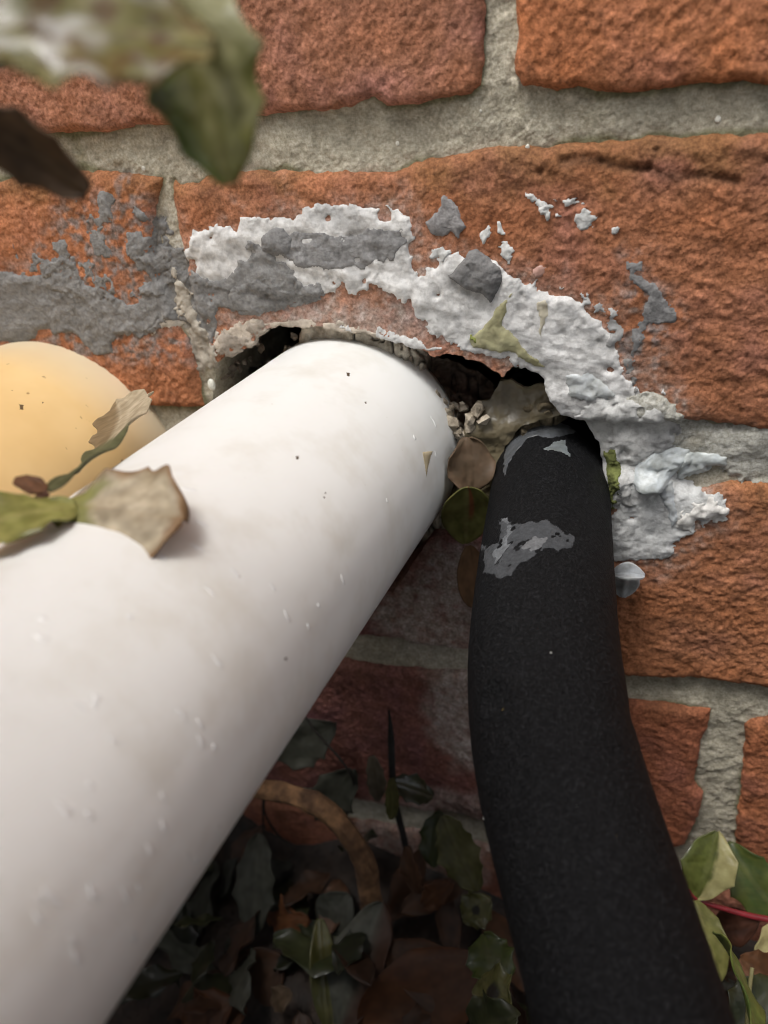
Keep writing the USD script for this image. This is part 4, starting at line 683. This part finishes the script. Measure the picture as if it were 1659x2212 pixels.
LL = [  # label, material, base, tip, normal, width, kind, extra
 ('dull grey green leaf close under the white pipe, upright on the wall', M_DRY, (600, 1640, -.010), (720, 1560, -.006), (0, -1, .2), .013, 'grey', {}),
 ('dark grey green leaf hanging behind the top of the arching stem', M_DRY, (760, 1660, -.012), (690, 1770, -.012), (0, -1, .3), .013, 'grey', {}),
 ('small folded pale leaf left of the black stick', M_DRY, (802, 1632, -.014), (818, 1728, -.014), (.7, -1, .2), .0045, 'pale', dict(colfn=lambda U, V, C, n1: C * .6)),
 ('dark leaf with a pale folded side hooked on the black stick', M_LEAF, (842, 1690, -.016), (934, 1722, -.010), (0, -.5, 1), .0070, 'dark', {}),
 ('narrow pale leaf hanging down beside the black stick', M_DRY, (846, 1680, -.018), (846, 1768, -.019), (.5, -1, .2), .0030, 'olive', {}),
 ('glossy dark green holly leaf against the lowest joint', M_WET, (952, 1752, -.010), (934, 1872, -.020), (-.2, -1, .4), .0085, 'green', dict(colfn=lambda U, V, C, n1: C * .55)),
 ('half tan half green holly leaf leaning beside the black pipe', M_DRY, (958, 1762, -.012), (1032, 1925, -.026), (.2, -1, .5), .0110, 'olive', dict(spines=5, dep=.2)),
 ('small brownish pointed leaf hanging between stem and black pipe', M_DRY, (880, 1828, -.020), (905, 1930, -.026), (-.3, -1, .3), .0060, 'brown', {}),
 ('orange brown leaf with long pointed spines', M_DRY, (578, 1985, -.030), (668, 1985, -.034), (0, -.7, .7), .0135, 'rust', dict(spines=2, dep=.72, wave=.05)),
 ('long grey green leaf in the shadow below the white pipe', M_DRY, (560, 1800, -.018), (548, 2020, -.040), (.2, -.8, .5), .0115, 'grey', {}),
 ('rounded dark grey leaf curled inside the bend of the stem', M_DRY, (700, 2010, -.034), (756, 1932, -.026), (0, -.6, .8), .0110, 'grey', dict(spines=1, dep=.02, colfn=lambda U, V, C, n1: C * .6)),
 ('slim curved bright green leaf below the rounded grey leaf', M_LEAF, (690, 1985, -.040), (712, 2225, -.062), (.8, -.6, .4), .0075, 'olive', dict(spines=2, dep=.05, side=.15)),
 ('large greyish brown leaf at the foot of the woody stem', M_DRY, (828, 1950, -.030), (728, 2230, -.062), (-.1, -.6, .8), .0165, 'grey', dict(spines=3, dep=.12, colfn=lambda U, V, C, n1: mixc(C, (0.13, 0.06, 0.035), sstep(V, -.1, .6)))),
 ('big twisted rust brown leaf at the bottom centre', M_DRY, (780, 2230, -.060), (1060, 2075, -.040), (0, -.7, .7), .022, 'rust', dict(spines=2, dep=.10, curl=.3, fold=.3, wave=.14, colfn=lambda U, V, C, n1: C * .6)),
 ('dark red brown leaf curling over the big rust brown one', M_DRY, (1060, 2200, -.050), (830, 2040, -.040), (-.2, -.3, 1), .014, 'brown', dict(spines=2, dep=.08, curl=.4)),
 ('small olive leaf with a dark hole close to the black pipe', M_WET, (1000, 1985, -.034), (1062, 1945, -.030), (0, -.6, .8), .009, 'olive', dict(colfn=lambda U, V, C, n1: mixc(C * .8, (0.012, 0.012, 0.008), sstep(.30 - np.hypot((U - .5) * 2, V), 0, .1)))),
 ('bright green leaf at the bottom left of the black pipe', M_WET, (1042, 2020, -.046), (1085, 2140, -.060), (.3, -.7, .6), .011, 'green', {}),
 ('olive ringed leaf with a dark centre at the bottom by the black pipe', M_WET, (1040, 2115, -.062), (1105, 2185, -.072), (0, -.6, .8), .0115, 'olive', dict(colfn=lambda U, V, C, n1: mixc(C, (0.015, 0.015, 0.01), sstep(.42 - np.hypot((U - .5) * 2, V), 0, .15)))),
 ('wet shiny dark leaf at the bottom edge left of the black pipe', M_WET, (1015, 2225, -.075), (1120, 2200, -.078), (0, -.5, .9), .012, 'dark', {}),
 ('small reddish leaf scrap between the tan leaf and the stem', M_DRY, (915, 1955, -.030), (975, 1905, -.030), (0, -.7, .7), .006, 'rust', dict(colfn=lambda U, V, C, n1: C * .5)),
 ('dark red brown leaf low under the white pipe', M_DRY, (500, 2150, -.055), (620, 2075, -.045), (0, -.6, .8), .016, 'brown', dict(spines=2, dep=.1)),
 ('brown broken leaf tip at the bottom below the white pipe', M_DRY, (400, 2230, -.075), (500, 2160, -.065), (0, -.6, .8), .014, 'rust', dict(colfn=lambda U, V, C, n1: C * .55)),
 ('pinkish pale scrap of leaf in the dark at the bottom', M_DRY, (590, 2170, -.060), (630, 2140, -.060), (0, -.6, .8), .006, 'pale', dict(colfn=lambda U, V, C, n1: C * (.5, .4, .35))),
]
LITTER_SCALE = 0.30  # one factor that scales every listed litter leaf colour darker
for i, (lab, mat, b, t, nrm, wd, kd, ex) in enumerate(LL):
    lone_leaf(lab, mat, on_y(*b), on_y(*t), nrm, wd * 1.25, kind=kd, seed=100 + i, name='fallen_leaf', cat='leaf', **{**dict(spines=4, dep=.2, curl=.2, fold=.2, wave=.08), **ex, 'colfn': (lambda U, V, C, n1, g=ex.get('colfn'): LITTER_SCALE * (g(U, V, C, n1) if g else C))})
# holly shoot at the lower right
sp3 = thing('holly_sprig', 'green and cream holly shoot on a red stalk at the lower right', 'holly sprig')
tw, _ = tube(spline([on_y(1488, 1925, -.028), on_y(1510, 1945, -.027), on_y(1560, 1962, -.026), on_y(1620, 1978, -.025), on_y(1680, 1990, -.024), on_y(1800, 2060, -.02)], 50), np.linspace(.0005, .0013, 50), 14)
put('stalk', tw, M_LEAF, sp3, col=np.tile((0.20, 0.018, 0.024), (len(tw[0]), 1)), label='thin crimson stalk')
put_leaf('leaf', M_LEAF, sp3, on_y(1502, 1940, -.027), on_y(1548, 1795, -.016), (.15, -1, .35), .0150, kind='olive', spines=3, dep=.14, curl=.28, fold=.35, wave=.05, seed=31, label='cupped leaf with a broad cream margin', peak=.5, colfn=lambda U, V, C, n1: mixc(C * (.55, .65, .5), (0.32, 0.29, 0.13), sstep(-V + (n1 - .5) * .25, .18, .32)))
put_leaf('leaf', M_WET, sp3, on_y(1690, 1990, -.020), on_y(1570, 1822, -.010), (.2, -1, .5), .0140, kind='green', spines=4, dep=.16, curl=.25, fold=.2, wave=.06, seed=32, colfn=lambda U, V, C, n1: C * .6, label='deep green glossy leaf behind the cupped one')
put_leaf('leaf', M_WET, sp3, on_y(1500, 1945, -.028), on_y(1555, 2120, -.040), (.4, -1, .3), .0100, kind='olive', spines=3, dep=.14, curl=.2, seed=33)
put_leaf('leaf', M_DRY, sp3, on_y(1700, 1985, -.022), on_y(1640, 2100, -.034), (0, -1, .3), .0100, kind='pale', spines=3, dep=.12, curl=.2, seed=34, colfn=lambda U, V, C, n1: C * (.9, .95, .65))
put_leaf('leaf', M_WET, sp3, on_y(1640, 1990, -.020), on_y(1545, 2010, -.018), (0, -.6, .8), .0100, kind='brown', spines=2, dep=.1, curl=.15, seed=35, label='dull purple brown leaf under the red stalk', colfn=lambda U, V, C, n1: C * (.5, .45, .6))
for i, (lab, mat, b, t, nrm, wd, kd) in enumerate([('long dark green leaf along the right side of the black pipe, bottom', M_WET, (1545, 2020, -.050), (1630, 2260, -.085), (.4, -.8, .5), .0125, 'green'), ('dark purple brown leaf at the bottom right corner', M_WET, (1600, 2070, -.035), (1700, 2160, -.045), (0, -.8, .6), .014, 'brown'), ('green leaf behind the others at the bottom right edge', M_WET, (1580, 2240, -.060), (1680, 2120, -.045), (0, -.7, .7), .015, 'dark')]):
    lone_leaf(lab, mat, on_y(*b), on_y(*t), nrm, wd, kind=kd, seed=140 + i, name='fallen_leaf', spines=4, dep=.15, curl=.2, fold=.2, wave=.06, colfn=(lambda U, V, C, n1: C * .6) if kd != 'green' else None)
sm, _ = tube(spline([on_y(1625, 2090, -.05), on_y(1618, 2150, -.055), on_y(1612, 2230, -.06)], 20), .0005, 8)
put('grass_stalk', sm, M_DRY, col=np.tile((0.2, 0.18, 0.08), (len(sm[0]), 1)), label='thin straw coloured stalk at the bottom right', cat='stalk')
# the rest of the litter
rng = np.random.default_rng(23)
kinds = [('brown', 'dead brown leaf half buried in the dark litter under the pipes', 'brown leaves in the litter'), ('dark', 'dark decaying leaf half buried in the litter under the pipes', 'dark leaves in the litter'), ('grey', 'dull grey green leaf half buried in the litter under the pipes', 'grey green leaves in the litter')]
PROTO = {}
def proto(kd, j, nu, nv):
    if (kd, j, nu) not in PROTO:
        r = np.random.default_rng(j + 31)
        (v, f), c = leaf((-.5, 0, 0), (.5, 0, 0), (0, 0, 1), r.uniform(.42, .62), kind=kd, seed=200 + j, nu=nu, nv=nv, thick=.012, spines=int(r.integers(2, 6)), dep=r.uniform(.1, .35), curl=r.uniform(-.35, .45), fold=r.uniform(0, .3), wave=.1)
        t = np.vstack([f[:, [0, 1, 2]], f[:, [0, 2, 3]]]); PROTO[(kd, j, nu)] = (v, t, c)
    return PROTO[(kd, j, nu)]
def placed(v, L, centre, nrm, ang):
    n = np.asarray(nrm, float); n /= np.linalg.norm(n); a = np.array([math.cos(ang), math.sin(ang), 0]); a -= n * (a @ n)
    if np.linalg.norm(a) < .05: a = np.array([0, 0, 1.0]) - n * n[2]
    a /= np.linalg.norm(a); b = np.cross(n, a)
    return np.asarray(centre) + L * (v[:, :1] * a + v[:, 1:2] * b + v[:, 2:] * n)
for i in range(200):
    x, y = rng.uniform(-.22, .11), -rng.uniform(.003, .125)
    z = float(soil_height(np.array([x]), np.array([y]))[0]) + rng.uniform(.001, .020); L = rng.uniform(.015, .033)
    kd, lab, grp = kinds[rng.choice(3, p=[.55, .28, .17])]
    v, t, c = proto(kd, int(rng.integers(9)), 26, 10)
    v = placed(v, L, (x, y, z), UPZ + rng.normal(0, .45, 3), rng.uniform(0, 6.28)); v[:, 1] = np.minimum(v[:, 1], -.0035)
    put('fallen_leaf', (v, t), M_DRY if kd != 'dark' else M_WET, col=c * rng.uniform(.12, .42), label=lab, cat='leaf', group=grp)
def many(items):
    V, F, C, o = [], [], [], 0
    for v, t, c in items: V.append(v); F.append(t + o); C.append(c); o += len(v)
    return (np.vstack(V), np.vstack(F)), np.vstack(C)
it = []
for i in range(1500):
    x, y = rng.uniform(-.9, .8), -rng.uniform(.004, .8)
    if -.23 < x < .12 and y > -.125: continue
    z = float(soil_height(np.array([x]), np.array([y]))[0]) + rng.uniform(.001, .016); L = rng.uniform(.018, .042)
    v, t, c = proto(('brown', 'dark', 'grey', 'rust')[rng.integers(4)], int(rng.integers(6)), 12, 7)
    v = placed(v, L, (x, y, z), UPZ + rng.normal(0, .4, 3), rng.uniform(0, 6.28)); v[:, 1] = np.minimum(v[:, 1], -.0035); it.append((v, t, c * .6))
m, c = many(it)
put('leaf_litter', m, M_DRY, col=c, kind='stuff', label='carpet of dead leaves on the soil along the wall', cat='leaf litter')

# ------------------------------------------------------------------ unseen holly bush, added round the camera to shade near pipes and ground
bush = thing('holly_bush', 'unseen green holly bush added in front of the brick wall to shade the pipes and ground', 'bush')
it = []
for (cx0, cy0, cz0), (rx, ry, rz), N in (((-.10, -.92, .25), (1.35, .70, .66), 7500), ((-.62, -.42, .05), (.36, .42, .45), 1500), ((-.40, -.40, .14), (.26, .26, .30), 1100), ((.62, -.48, .05), (.36, .34, .42), 1200)):
    for i in range(N):
        d = rng.normal(0, 1, 3); d /= np.linalg.norm(d); r = rng.uniform(.35, 1) ** .5
        P = np.array([cx0, cy0, cz0]) + d * r * (rx, ry, rz)
        if P[2] < -.25 or P[1] > (-.06 if abs(P[0]) > .42 else (-.20 if P[0] < -.2 else (-.235 if P[2] > .14 else -.33))): continue
        q = (P - CAM) @ FWD
        if q > 0:
            px, py = project(P)
            if -220 < px < PW + 220 and -220 < py < PH + 220: continue
        if np.linalg.norm(P - CAM) < .10 or (np.hypot(P[0] + .0465, P[2] + .0791 - .0972 * P[1]) < .075 and P[1] > -.4): continue
        v, t, c = proto(('green', 'green', 'dark', 'olive')[rng.integers(4)], int(rng.integers(6)), 12, 7)
        it.append((placed(v, rng.uniform(.04, .07), P, d * .5 + UPZ * .6 + rng.normal(0, .4, 3), rng.uniform(0, 6.28)), t, c))
m, c = many(it)
put('foliage', m, M_LEAF, bush, col=c, kind='stuff')
for k in range(9):
    a = rng.uniform(-.9, .7); top = np.array([a + rng.uniform(-.2, .2), -.95 + rng.uniform(-.2, .2), rng.uniform(.1, .5)])
    sm, _ = tube(spline([(a, -1.0, -.28), (a + .03, -.98, -.05), top], 20), np.linspace(.012, .005, 20), 12)
    put('branch', sm, M_BARK, bush, col=np.tile((0.10, 0.085, 0.06), (len(sm[0]), 1)))
